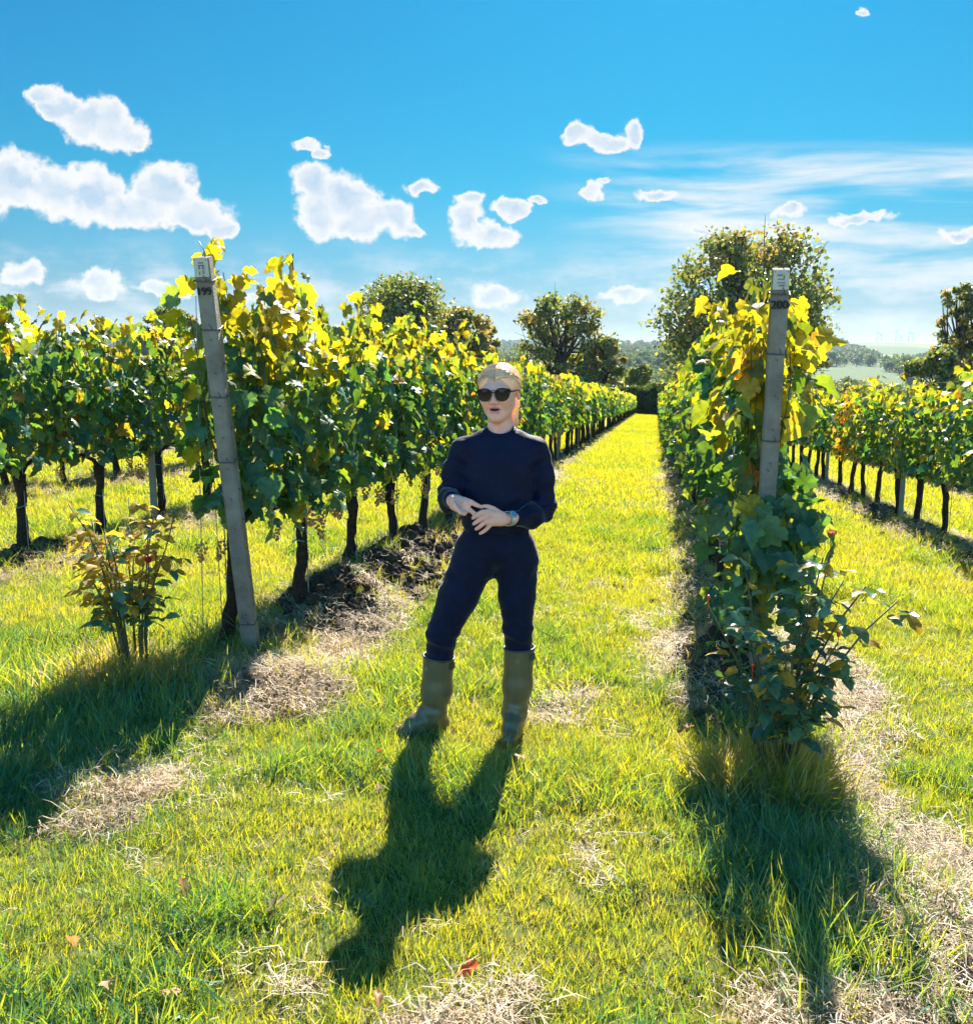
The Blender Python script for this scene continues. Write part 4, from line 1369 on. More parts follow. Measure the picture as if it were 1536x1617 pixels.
def rose_bush(x, y, label, seed, n_st, hmin, hmax, spread, gold, flowers, green='rose_green'):
    rg = np.random.default_rng(seed)
    zb = g1(x, y)
    root = empty('rose_bush', (x, y, zb), 0, label, 'rose bush', 'rose bushes at the row ends')
    tips = []
    for s in range(n_st):
        a = rg.uniform(0, 2 * math.pi)
        h = rg.uniform(hmin, hmax)
        b = np.array([0.07 * math.cos(a), 0.07 * math.sin(a), -0.05])
        sp = spread * rg.uniform(0.3, 1.0)
        e = np.array([sp * math.cos(a), sp * math.sin(a) * 0.8, h])
        t = np.linspace(0, 1, 7)
        path = b[None] * (1 - t[:, None]) + e[None] * t[:, None]
        path[:, 0] -= 0.35 * sp * math.cos(a) * np.sin(t * math.pi) * 0.7
        path[:, 1] -= 0.35 * sp * math.sin(a) * np.sin(t * math.pi) * 0.7
        path += rg.normal(0, 0.008, path.shape) * t[:, None]
        st = MB().add(*tube(path, np.linspace(0.0065, 0.0028, 7), 6)).build('stem', M['rose_stem'], root, True)
        tips.append(path[-1])
        m = int(h * 10)
        for i in range(m):
            f = 0.48 + 0.52 * (i + 0.5) / m
            nd = np.array([np.interp(f, t, path[:, c]) for c in range(3)])
            az = rg.uniform(0, 2 * math.pi)
            side = np.array([math.cos(az), math.sin(az), rg.uniform(-0.1, 0.5)])
            ln = rg.uniform(0.05, 0.10)
            for q in range(rg.choice([2, 3, 3])):
                pp = nd + side * ln * (0.5 + 0.35 * q)
                sd_ = np.cross(side, [0, 0, 1]) * (1 if q % 2 else -1) * (0 if q == 2 else 0.8)
                tip = side * 0.7 + sd_ + np.array([0, 0, rg.uniform(-0.6, 0.1)])
                nr = np.array([rg.normal(0, 0.4), rg.normal(0, 0.4), 1.0])
                R = frames(nr[None], tip[None])[0]
                sz = rg.uniform(0.055, 0.09)
                pg = gold * float(sst(0.25, 0.7, pp[2])) + 0.06
                mt = 'rose_gold' if rg.uniform() < pg else (green if rg.uniform() < 0.6 else 'rose_dark')
                o = bpy.data.objects.new('leaf', ROSE_MESH[mt][rg.integers(0, 3)])
                o.matrix_basis = Matrix([[*(R[0] * sz), pp[0]], [*(R[1] * sz), pp[1]], [*(R[2] * sz), pp[2]], [0, 0, 0, 1]])
                COL.objects.link(o)
                o.parent = root
    for (fx, fy, fz, kind) in flowers:
        tp = min(tips, key=lambda p: (p[0] - fx) ** 2 + (p[1] - fy) ** 2 * 0.4 + (p[2] - fz) ** 2)
        tips = [p for p in tips if p is not tp]
        fx, fy, fz = tp[0], tp[1], tp[2] + (0.03 if kind == 'hip' else 0.06)
        if kind == 'hip':
            mb = MB()
            bm = bmesh.new(); bmesh.ops.create_icosphere(bm, subdivisions=2, radius=0.0075)
            mb.add(np.array([v.co[:] for v in bm.verts]) * [1, 1, 1.3] + [fx, fy, fz], [tuple(v.index for v in f.verts) for f in bm.faces]); bm.free()
            mb.add(*tube([(fx, fy, fz - 0.06), (fx, fy, fz - 0.005)], 0.0016, 5))
            mb.build('rose_hip', M['hip'], root, True)
        else:
            fl = bpy.data.objects.new('flower', None)
            fl.location = (fx, fy, fz)
            link(fl, root)
            mt = M['red_petal'] if kind == 'red' else M['brown_petal']
            for q in range(9):
                a = q * 2.4
                r_ = 0.008 + 0.0015 * q
                u = np.linspace(-0.9, 0.9, 4)
                V = []
                for zz, w_ in ((0, 0.5), (0.018, 1.0), (0.030 - 0.001 * q, 0.8)):
                    for k_ in u:
                        rr = r_ * (0.5 + zz * 25 * (0.5 + 0.07 * q))
                        V.append((rr * math.cos(a + k_ * w_), rr * math.sin(a + k_ * w_), zz + rg.normal(0, 0.002)))
                F = [(i * 4 + j, i * 4 + j + 1, (i + 1) * 4 + j + 1, (i + 1) * 4 + j) for i in range(2) for j in range(3)]
                mk('petal', V, F, mt, fl)
            MB().add(*tube([(0, 0, -0.10), (0.004, 0, -0.05), (0, 0, 0.004)], 0.0022, 5)).build('flower_stalk', M['rose_stem'], fl)
    return root


rose_bush(-2.50, 4.25, 'rose bush with golden upper leaves at the foot of post 199', 71, 20, 0.55, 1.02, 0.38, 0.78, [(0.29, -0.06, 0.62, 'red'), (-0.2, -0.1, 0.80, 'hip'), (0.12, -0.1, 0.9, 'hip')])
rose_bush(0.49, 3.74, 'bluish green rose bush in front of the post numbered 200', 72, 21, 0.50, 1.02, 0.42, 0.14,
          [(0.23, -0.02, 0.98, 'brown'), (-0.24, -0.16, 0.78, 'hip'), (0.33, -0.14, 0.62, 'hip'), (-0.18, -0.2, 0.55, 'hip'), (0.1, -0.25, 0.75, 'hip')], green='rose_green')


# ------------------------------------------------------------------ grass, straw
def blade_tuft(name, rg, n, lmin, lmax, wid, spread, lean, mat, segs=3, flat=False):
    Vs, Fs = [], []
    c = 0
    for i in range(n):
        a = rg.uniform(0, 2 * math.pi)
        L = rg.uniform(lmin, lmax)
        b = np.array([rg.normal(0, spread), rg.normal(0, spread), 0.0])
        d = np.array([math.cos(a), math.sin(a), 0])
        w = np.array([-math.sin(a), math.cos(a), 0]) * wid * rg.uniform(0.7, 1.3)
        if rg.uniform() < 0.5:
            w = (w * 0.6 + d * wid * 0.6)
        ln = rg.uniform(0.15, 1.0) * lean
        pts = []
        for s in range(segs + 1):
            t = s / segs
            ang = ln * (0.35 + 0.9 * t)
            if s == 0:
                p = b.copy() + (np.array([0, 0, rg.uniform(0, 0.035)]) if flat else -np.array([0, 0, 0.01]))
            else:
                p = pts[-1] + (d * math.sin(ang) + np.array([0, 0, math.cos(ang)])) * L / segs
                if flat:
                    p[2] = pts[0][2] + rg.normal(0, 0.008) + (p[2] - pts[0][2]) * 0.3
                    p = p + w * rg.normal(0, 2.2)
            pts.append(p)
        for s, p in enumerate(pts):
            t = s / segs
            if s < segs:
                k = (1 - t ** 2 * 0.75)
                Vs += [p - w * k, p + w * k]
            else:
                Vs += [p]
        for s in range(segs - 1):
            Fs += [(c + 2 * s, c + 2 * s + 1, c + 2 * s + 3), (c + 2 * s, c + 2 * s + 3, c + 2 * s + 2)]
        s = segs - 1
        Fs += [(c + 2 * s, c + 2 * s + 1, c + 2 * s + 2)]
        c += 2 * segs + 1
    return bpy.data.objects.new(name, mk_mesh(name, np.array(Vs), np.array(Fs), [mat]))


rgg = np.random.default_rng(31)
SRC_GRASS = [blade_tuft('tuft_a%02d' % i, rgg, 30, 0.030, 0.075, 0.0017, 0.028, 1.2, M['grass']) for i in range(8)]
SRC_GRASS += [blade_tuft('tuft_b%02d' % i, rgg, 22, 0.10, 0.22, 0.0024, 0.030, 1.1, M['grass'], 4) for i in range(5)]
SRC_FAR = [blade_tuft('tuft_f%02d' % i, rgg, 34, 0.05, 0.10, 0.0045, 0.10, 1.0, M['grass'], 2) for i in range(6)]
SRC_STRAW = [blade_tuft('straw_a%02d' % i, rgg, 26, 0.06, 0.17, 0.0021, 0.05, 1.5, M['straw'], 3, True) for i in range(7)]

KEEP_OUT = []


def pts_in(y0, y1, dens, seed, mx=420):
    """random ground points of a given density inside the view between two depths"""
    rg = np.random.default_rng(seed)
    w = 0.62 * y1 + 2.0
    n = int(dens * 2 * w * (y1 - y0))
    D = rg.uniform(y0, y1, n); s = rg.uniform(-w, w, n)
    x = s * math.cos(YAW) - D * math.sin(YAW); y = s * math.sin(YAW) + D * math.cos(YAW)
    P = np.stack([x, y, -SLOPE * y - TILT * x], -1)
    ok, _, _ = visible(P, mx=mx, bot=2000)
    return x[ok], y[ok], rg


def grass_layer():
    PX, PY, SC, ID, TI, RO = [], [], [], [], [], []
    # short sward, denser near the camera
    for (y0, y1, dens, sc, seed) in ((1.3, 4.2, 900, 1.0, 1), (4.2, 7.5, 560, 1.2, 2), (7.5, 13, 210, 1.7, 3)):
        x, y, rg = pts_in(y0, y1, dens, seed)
        rm, sm = row_mask(x, y, 0.42), straw_mask(x, y)
        patch = fbm(x * 1.1, y * 1.1, 61, 3)
        keep = rg.uniform(0, 1, len(x)) > np.maximum(np.maximum(rm * 0.88, sm * 0.85), soil_mask(x, y) * 0.93)
        x, y, patch, rm, sm = x[keep], y[keep], patch[keep], rm[keep], sm[keep]
        n = len(x)
        lush = sst(0.50, 0.68, fbm(x * 1.7, y * 1.7, 83, 3))
        ident = rg.integers(0, 8, n)
        lng = rg.uniform(0, 1, n) < (0.02 + 0.26 * lush * (np.hypot(x, y) < 9) * (1 - sst(-1.6, -1.1, x) * (1 - sst(0.0, 0.4, x)) * 0.55))
        ident = np.where(lng, rg.integers(8, 13, n), ident)
        t = 0.50 - 0.10 * sst(-0.6, -1.6, x) * (y < 3.4) + 0.55 * (patch - 0.5) + rg.normal(0, 0.08, n) - 0.22 * lush + 0.22 * sm + 0.12 * rm
        dry = rg.uniform(0, 1, n) < 0.05
        t = np.where(dry, 0.9, t)
        PX.append(x); PY.append(y); ID.append(ident); TI.append(np.clip(t, 0, 1))
        s = sc * rg.uniform(0.75, 1.25, n) * (0.8 + 0.5 * lush) * np.where(lng, 0.62, 1.0)
        SC.append(s)
        wd = fbm(x * 0.8, y * 0.8, 71, 2) * 6.28 * 2
        tilt = rg.uniform(0.0, 0.55, n) + 0.25 * lush
        RO.append(np.stack([tilt * np.cos(wd), tilt * np.sin(wd), rg.uniform(0, 6.28, n)], -1))
    # tall growth round the rose bushes and along the row ends
    for (cx, cy, rx, ry, n, t0, s0) in ((-2.55, 4.22, 0.20, 0.18, 170, 0.9, 1.3), (-2.5, 3.95, 0.42, 0.30, 130, 0.22, 0.95), (0.49, 3.72, 0.18, 0.16, 210, 0.88, 1.35), (0.50, 3.3, 0.30, 0.45, 230, 0.22, 0.85),
                                        (-2.7, 3.4, 0.6, 0.5, 200, 0.25, 0.8), (-1.25, 3.95, 0.16, 0.14, 45, 0.2, 0.75), (0.10, 4.9, 0.12, 0.2, 30, 0.25, 0.8), (-0.25, 3.75, 0.18, 0.14, 40, 0.3, 0.7), (0.52, 2.75, 0.3, 0.4, 150, 0.3, 0.9)):
        rg = np.random.default_rng(int(abs(cx * 1000 + cy * 77)))
        x, y = cx + rg.normal(0, rx * 0.6, n), cy + rg.normal(0, ry * 0.6, n)
        PX.append(x); PY.append(y); ID.append(rg.integers(8, 13, n)); TI.append(np.clip(t0 + rg.normal(0, 0.1, n), 0, 1)); SC.append(s0 * rg.uniform(0.7, 1.2, n))
        RO.append(np.stack([rg.normal(0, 0.3, n), rg.normal(0, 0.3, n), rg.uniform(0, 6.28, n)], -1))
    # weeds on the row strips
    x, y, rg = pts_in(4.5, 16, 46, 9)
    rm = row_mask(x, y, 0.45)
    k = rg.uniform(0, 1, len(x)) < rm * 0.7
    x, y = x[k], y[k]; n = len(x)
    PX.append(x); PY.append(y); ID.append(rg.integers(8, 13, n)); TI.append(np.where(rg.uniform(0, 1, n) < 0.5, 0.85, 0.3) + rg.normal(0, 0.06, n)); SC.append(rg.uniform(0.5, 1.0, n))
    RO.append(np.stack([rg.normal(0, 0.4, n), rg.normal(0, 0.4, n), rg.uniform(0, 6.28, n)], -1))
    X, Y = np.concatenate(PX), np.concatenate(PY)
    P = np.stack([X, Y, gh(X, Y) - 0.004], -1)
    scatter('grass', P, np.vstack(RO), np.concatenate(SC), np.concatenate(ID), np.concatenate(TI), SRC_GRASS, 'sunlit yellow green grass between the vine rows', 'grass')


grass_layer()


def far_grass():
    x, y, rg = pts_in(12, 46, 34, 4, mx=150)
    r2 = np.random.default_rng(6)
    xx, yy = r2.uniform(-2.1, 0.5, 5200), r2.uniform(44, 103, 5200)
    x, y = np.concatenate([x, xx]), np.concatenate([y, yy])
    rm = row_mask(x, y, 0.40)
    keep = rg.uniform(0, 1, len(x)) > rm * 0.95
    x, y = x[keep], y[keep]
    n = len(x)
    P = np.stack([x, y, gh(x, y) - 0.01], -1)
    t = 0.50 + 0.45 * (fbm(x * 0.5, y * 0.5, 61, 3) - 0.5) + rg.normal(0, 0.06, n)
    scatter('distant_grass', P, np.stack([rg.normal(0, 0.15, n), rg.normal(0, 0.15, n), rg.uniform(0, 6.28, n)], -1), rg.uniform(0.9, 1.5, n), rg.integers(0, 6, n), np.clip(t, 0, 1), SRC_FAR, 'farther short grass down the aisles', 'grass')


far_grass()


def straw_layer():
    PX, PY, SC, TI = [], [], [], []
    x, y, rg = pts_in(1.3, 6.5, 620, 21)
    sm = straw_mask(x, y)
    k = rg.uniform(0, 1, len(x)) < sm * 0.95
    PX.append(x[k]); PY.append(y[k]); SC.append(rg.uniform(0.6, 1.1, k.sum())); TI.append(np.clip(rg.normal(0.5, 0.25, k.sum()), 0, 1))
    x, y, rg = pts_in(4.5, 20, 150, 22)
    rm = row_mask(x, y, 0.46) * (0.25 + 0.75 * sst(0.42, 0.62, fbm(x * 1.4, y * 1.4, 43, 3)))
    k = rg.uniform(0, 1, len(x)) < np.maximum(rm * 0.75, straw_mask(x, y) * 0.6) * (1 - 0.75 * soil_mask(x, y))
    PX.append(x[k]); PY.append(y[k]); SC.append(rg.uniform(0.7, 1.3, k.sum())); TI.append(np.clip(rg.normal(0.45, 0.2, k.sum()), 0, 1))
    x, y, rg = pts_in(1.3, 8, 9, 23)
    PX.append(x); PY.append(y); SC.append(rg.uniform(0.4, 0.9, len(x))); TI.append(np.clip(rg.normal(0.8, 0.1, len(x)), 0, 1))
    X, Y = np.concatenate(PX), np.concatenate(PY)
    n = len(X)
    rg = np.random.default_rng(8)
    P = np.stack([X, Y, gh(X, Y) + 0.004], -1)
    scatter('straw', P, np.stack([rg.normal(0, 0.22, n), rg.normal(0, 0.22, n), rg.uniform(0, 6.28, n)], -1), np.concatenate(SC), rg.integers(0, 7, n), np.concatenate(TI), SRC_STRAW, 'dry straw and cut grass lying in heaps', 'straw')


straw_layer()


def clods():
    src = []
    for i in range(5):
        rg = np.random.default_rng(40 + i)
        bm = bmesh.new(); bmesh.ops.create_icosphere(bm, subdivisions=2, radius=1.0)
        V = np.array([v.co[:] for v in bm.verts]); F = np.array([[v.index for v in f.verts] for f in bm.faces]); bm.free()
        V *= (0.7 + 0.6 * vnoise(V[:, 0] * 2.3 + i * 9, V[:, 1] * 2.3 + V[:, 2] * 1.7, i))[:, None] * rg.uniform(0.6, 1.1, 3)
        src.append(bpy.data.objects.new('clod_%02d' % i, mk_mesh('clod_%02d' % i, V, F, [M['soil']])))
    rg = np.random.default_rng(12)
    X, Y, S = [], [], []
    for (cx, cy, rx, ry, n, s0) in ((-1.98, 6.0, 0.26, 0.45, 420, 0.03), (-1.95, 7.2, 0.28, 0.55, 420, 0.032), (-1.98, 8.5, 0.26, 0.7, 360, 0.032), (0.36, 5.4, 0.18, 0.6, 200, 0.026), (0.38, 7.0, 0.2, 0.9, 200, 0.028), (-5.1, 6.5, 0.3, 0.9, 260, 0.03), (3.2, 13, 0.3, 3.0, 420, 0.04), (-2.1, 11.0, 0.3, 1.6, 300, 0.035), (-1.85, 4.4, 0.25, 0.2, 60, 0.02), (0.75, 2.7, 0.2, 0.3, 40, 0.018)):
        X.append(cx + rg.normal(0, rx * 0.6, n)); Y.append(cy + rg.normal(0, ry * 0.6, n)); S.append(np.minimum(s0 * 0.8 * rg.lognormal(0, 0.4, n), 0.042))
    x, y, r2 = pts_in(4.8, 10, 330, 77)
    k = r2.uniform(0, 1, len(x)) < soil_mask(x, y)
    X.append(x[k]); Y.append(y[k]); S.append(0.021 * r2.lognormal(0, 0.4, k.sum()))
    X, Y, S = map(np.concatenate, (X, Y, S)); n = len(X)
    scatter('soil_clods', np.stack([X, Y, gh(X, Y) + S * 0.3], -1), rg.uniform(0, 6.28, (n, 3)), S, rg.integers(0, 5, n), rg.uniform(0, 1, n), src, 'dark crumbled soil thrown up along the vine rows', 'soil')


M['soil'] = principled('dark_soil', (0.085, 0.065, 0.05), 0.95, 0.15, 12, 0.45, bump=0.8, bump_scale=40)
clods()


# ------------------------------------------------------------------ fallen leaves
OAK_HALF = [(0.0, 0.0), (0.06, 0.15), (0.22, 0.22), (0.10, 0.34), (0.32, 0.46), (0.13, 0.56), (0.30, 0.72), (0.10, 0.80), (0.14, 0.94), (0.0, 1.0)]
for i, (x, y, s, mt, lift, lab) in enumerate([
        (-1.33, 2.43, 0.07, 'fall_brown', 0.06, 'curled brown fallen leaf in the long grass at lower left'),
        (-1.00, 2.43, 0.10, 'fall_tan', 0.05, 'long tan fallen leaf left of the person\'s shadow'),
        (-1.46, 2.08, 0.06, 'fall_brown', 0.06, 'rusty fallen leaf near the lower left corner'),
        (-1.26, 1.93, 0.08, 'fall_tan', 0.05, 'pale fallen leaf at the bottom edge, far left'),
        (-1.08, 1.93, 0.08, 'fall_tan', 0.05, 'pinkish fallen leaf at the bottom edge, second from the left'),
        (-1.08, 3.62, 0.05, 'fall_red', 0.05, 'small red fallen leaf left of the person\'s boots'),
        (-0.50, 3.62, 0.085, 'fall_tan', 0.055, 'lobed tan oak leaf lying in the person\'s shadow'),
        (-0.27, 3.50, 0.05, 'fall_brown', 0.05, 'reddish leaf standing in the grass right of the shadow'),
        (-0.40, 2.24, 0.075, 'fall_red', 0.05, 'bright orange red leaf by the bare straw patch at the bottom'),
        (-0.64, 2.08, 0.05, 'fall_brown', 0.03, 'dull brown leaf scrap on the bare straw patch'),
        (-0.98, 3.30, 0.05, 'fall_tan', 0.05, 'small pink tan leaf above the shadow\'s left arm'),
        (1.10, 4.20, 0.07, 'fall_brown', 0.05, 'dark brown fallen leaf right of the right rose bush'),
        (0.22, 4.25, 0.08, 'fall_brown', 0.07, 'withered brown leaf left of the right rose bush')]):
    V, F = leaf_shape(OAK_HALF, 0.8, 0.5, 700 + i, 0.5)
    o = mk('fallen_leaf', V * s, F, M[mt], loc=(x, y, g1(x, y) + lift + 0.02))
    o.rotation_euler = (rnd.uniform(-0.5, 0.5), rnd.uniform(-0.5, 0.5), rnd.uniform(0, 6.28))
    tag(o, lab, 'leaf', 'fallen leaves on the grass')


# ------------------------------------------------------------------ the person, modelled as smooth distance fields
def sd_cone(P, a, b, ra, rb):
    """tapered capsule"""
    a, b = np.asarray(a, np.float32), np.asarray(b, np.float32)
    ab = b - a
    t = np.clip(((P - a) @ ab) / float(ab @ ab), 0, 1)
    d = np.linalg.norm(P - a - t[..., None] * ab, axis=-1)
    return d - (ra + (rb - ra) * t)


def sd_ell(P, c, r):
    q = (P - np.asarray(c, np.float32)) / np.asarray(r, np.float32)
    k0 = np.linalg.norm(q, axis=-1)
    k1 = np.linalg.norm(q / np.asarray(r, np.float32), axis=-1)
    return k0 * (k0 - 1.0) / np.maximum(k1, 1e-6)


def smin(a, b, k):
    h = np.clip(0.5 + 0.5 * (b - a) / k, 0, 1)
    return b + (a - b) * h - k * h * (1 - h)


def smax(a, b, k):
    return -smin(-a, -b, k)


def chain(P, pts, radii, k=0.02):
    d = None
    for i in range(len(pts) - 1):
        c = sd_cone(P, pts[i], pts[i + 1], radii[i], radii[i + 1])
        d = c if d is None else smin(d, c, k)
    return d


def surface_net(f, lo, hi, h, block=12):
    """polygonise f(P)=0 by naive surface nets, evaluating only blocks close to the surface"""
    lo, hi = np.asarray(lo, float), np.asarray(hi, float)
    nb = np.ceil((hi - lo) / (h * block)).astype(int)
    n = nb * block + 1
    S = np.full(n, 1.0, np.float32)
    bc = np.stack(np.meshgrid(*[np.arange(k) for k in nb], indexing='ij'), -1).reshape(-1, 3)
    cen = lo + (bc + 0.5) * block * h
    dc = f(cen.astype(np.float32))
    g = np.arange(block + 1)
    loc = np.stack(np.meshgrid(g, g, g, indexing='ij'), -1)
    for b, d in zip(bc, dc):
        sl = tuple(slice(b[i] * block, b[i] * block + block + 1) for i in range(3))
        if abs(d) < block * h * 1.25 + 0.012:
            P = (lo + (b * block + loc) * h).astype(np.float32)
            S[sl] = f(P)
        elif d < 0:
            S[sl] = np.minimum(S[sl], -0.5)
    ins = S < 0
    c8 = [(i, j, k) for i in (0, 1) for j in (0, 1) for k in (0, 1)]
    m = n - 1
    cnt = sum(ins[i:i + m[0], j:j + m[1], k:k + m[2]].astype(np.int8) for i, j, k in c8)
    act = np.argwhere((cnt > 0) & (cnt < 8))
    vid = np.full(m, -1, np.int64)
    vid[tuple(act.T)] = np.arange(len(act))
    val = {c: S[act[:, 0] + c[0], act[:, 1] + c[1], act[:, 2] + c[2]] for c in c8}
    acc = np.zeros((len(act), 3)); num = np.zeros(len(act))
    for c in c8:
        for ax in range(3):
            if c[ax] == 0:
                e = list(c); e[ax] = 1; e = tuple(e)
                a, b = val[c], val[e]
                x = (a < 0) != (b < 0)
                t = np.where(x, a / np.where(np.abs(a - b) < 1e-12, 1, a - b), 0)
                p = np.array(c, float)[None] + t[:, None] * (np.array(e) - np.array(c))[None]
                acc += np.where(x[:, None], p, 0); num += x
    V = lo + (act + acc / num[:, None]) * h
    F = []
    for ax in range(3):
        u, v = (ax + 1) % 3, (ax + 2) % 3
        s0 = [slice(None)] * 3; s1 = [slice(None)] * 3
        s0[ax] = slice(0, n[ax] - 1); s1[ax] = slice(1, n[ax])
        A, B = ins[tuple(s0)], ins[tuple(s1)]
        E = np.argwhere(A != B)
        E = E[(E[:, u] > 0) & (E[:, v] > 0) & (E[:, u] < n[u] - 1) & (E[:, v] < n[v] - 1)]
        if not len(E):
            continue
        ids = []
        for du, dv in ((-1, -1), (0, -1), (0, 0), (-1, 0)):
            q = E.copy(); q[:, u] += du; q[:, v] += dv
            ids.append(vid[tuple(q.T)])
        Q = np.stack(ids, -1)
        inside_first = A[tuple(E.T)]
        Q[~inside_first] = Q[~inside_first][:, ::-1]
        F.append(Q)
    return V, np.vstack(F)


M['skin'] = None


def skin_material():
    m, n, out = new_mat('skin')
    tc = n.add('ShaderNodeTexCoord')
    nz = n.noise(tc.outputs['Object'], 30.0, 3.0, 0.5)
    col = n.mix(n.maprange(nz, 0.35, 0.65), (0.97, 0.48, 0.35), (0.92, 0.41, 0.30))
    p = n.add('ShaderNodeBsdfPrincipled', {'Base Color': col, 'Roughness': 0.5, 'Specular IOR Level': 0.4, 'Subsurface Weight': 0.25, 'Subsurface Scale': 0.02})
    p.inputs['Subsurface Radius'].default_value = (1.0, 0.35, 0.2)
    m.node_tree.links.new(p.outputs[0], out.inputs['Surface'])
    return m


def hair_material():
    m, n, out = new_mat('blonde_hair')
    tc = n.add('ShaderNodeTexCoord')
    mp = n.add('ShaderNodeMapping', {'Vector': tc.outputs['Object'], 'Scale': (260.0, 30.0, 40.0)})
    nz = n.noise(mp.outputs[0], 1.0, 4.0, 0.6)
    col = n.mix(n.maprange(nz, 0.3, 0.7), (0.86, 0.62, 0.40), (0.60, 0.40, 0.23))
    p = n.add('ShaderNodeBsdfPrincipled', {'Base Color': col, 'Roughness': 0.4, 'Specular IOR Level': 0.6, 'Sheen Weight': 0.6})
    b = n.add('ShaderNodeBump', {'Strength': 0.6, 'Distance': 0.003, 'Height': nz})
    m.node_tree.links.new(b.outputs[0], p.inputs['Normal'])
    m.node_tree.links.new(p.outputs[0], out.inputs['Surface'])
    return m


def wool_material():
    m, n, out = new_mat('navy_wool')
    tc = n.add('ShaderNodeTexCoord')
    nz = n.noise(tc.outputs['Object'], 14.0, 4.0, 0.6)
    fine = n.noise(tc.outputs['Object'], 420.0, 2.0, 0.6)
    fold = n.noise(n.vmath('MULTIPLY', tc.outputs['Object'], (1.0, 1.0, 0.45)), 16.0, 3.0, 0.5)
    col = n.mix(n.maprange(nz, 0.35, 0.65), (0.0025, 0.004, 0.022), (0.004, 0.0065, 0.032))
    p = n.add('ShaderNodeBsdfPrincipled', {'Base Color': col, 'Roughness': 0.7, 'Specular IOR Level': 0.22, 'Sheen Weight': 0.28, 'Sheen Roughness': 0.22})
    p.inputs['Sheen Tint'].default_value = (0.75, 0.85, 1.0, 1)
    b = n.add('ShaderNodeBump', {'Strength': 0.35, 'Distance': 0.004, 'Height': fine})
    b2 = n.add('ShaderNodeBump', {'Strength': 0.5, 'Distance': 0.02, 'Height': fold, 'Normal': b.outputs[0]})
    m.node_tree.links.new(b2.outputs[0], p.inputs['Normal'])
    m.node_tree.links.new(p.outputs[0], out.inputs['Surface'])
    return m


M['skin'] = skin_material()
M['hair'] = hair_material()
M['wool'] = wool_material()
M['hair'] = M['hair_strand'] = leaf_mat('blonde_strand', (0.82, 0.54, 0.33), (0.9, 0.66, 0.42), var=0.3, rough=0.4, tmix=0.42, hue2=(0.8, 0.58, 0.34))
M['denim'] = principled('navy_trousers', (0.0035, 0.006, 0.030), 0.75, 0.2, 18, 0.35, bump=0.5, bump_scale=24, sheen=0.2, sheen_rough=0.4)
M['boot'] = principled('olive_rubber', (0.165, 0.112, 0.055), 0.33, 0.5, 9, 0.3, bump=0.2, bump_scale=22, color2=(0.11, 0.085, 0.048))
M['boot_trim'] = principled('boot_trim', (0.05, 0.06, 0.05), 0.5, 0.4)
M['sole'] = principled('boot_sole', (0.03, 0.03, 0.025), 0.7, 0.3)
M['lip'] = principled('lips', (0.72, 0.25, 0.23), 0.35, 0.5)
M['mouth'] = principled('mouth_inside', (0.10, 0.02, 0.02), 0.5, 0.3)
M['teeth'] = principled('teeth', (0.7, 0.66, 0.6), 0.3, 0.5)
M['frame'] = principled('tortoiseshell', (0.035, 0.012, 0.008), 0.2, 0.5, 60, 0.6)
M['badge'] = principled('boot_badge', (0.30, 0.25, 0.12), 0.5, 0.4)
M['watch_case'] = principled('watch_steel', (0.55, 0.62, 0.66), 0.25, 0.6, metallic=0.7)
M['watch_band'] = principled('watch_bracelet', (0.50, 0.52, 0.47), 0.35, 0.5, metallic=0.5)
M['watch_dial'] = principled('watch_dial', (0.05, 0.22, 0.42), 0.2, 0.5)


def lens_material():
    m, n, out = new_mat('sunglass_lens')
    tc = n.add('ShaderNodeTexCoord')
    sp = n.add('ShaderNodeSeparateXYZ', {'Vector': tc.outputs['Object']})
    col = n.mix(n.maprange(sp.outputs[2], -0.02, 0.02), (0.05, 0.028, 0.028), (0.006, 0.007, 0.012))
    p = n.add('ShaderNodeBsdfPrincipled', {'Base Color': col, 'Roughness': 0.08, 'Specular IOR Level': 0.25})
    m.node_tree.links.new(p.outputs[0], out.inputs['Surface'])
    return m


M['lens'] = lens_material()
HEAD_C = np.array([0.146, 0.0, 1.531], np.float32)
HEAD_S = np.array([1.10, 1.04, 1.0], np.float32)
_hy = math.radians(-13)
HEAD_R = np.array(Euler((math.radians(3), math.radians(-2), _hy)).to_matrix(), np.float32)   # head turned a little to her right


def to_head(P):
    return ((P - HEAD_C) @ HEAD_R) / HEAD_S          # person -> head axes


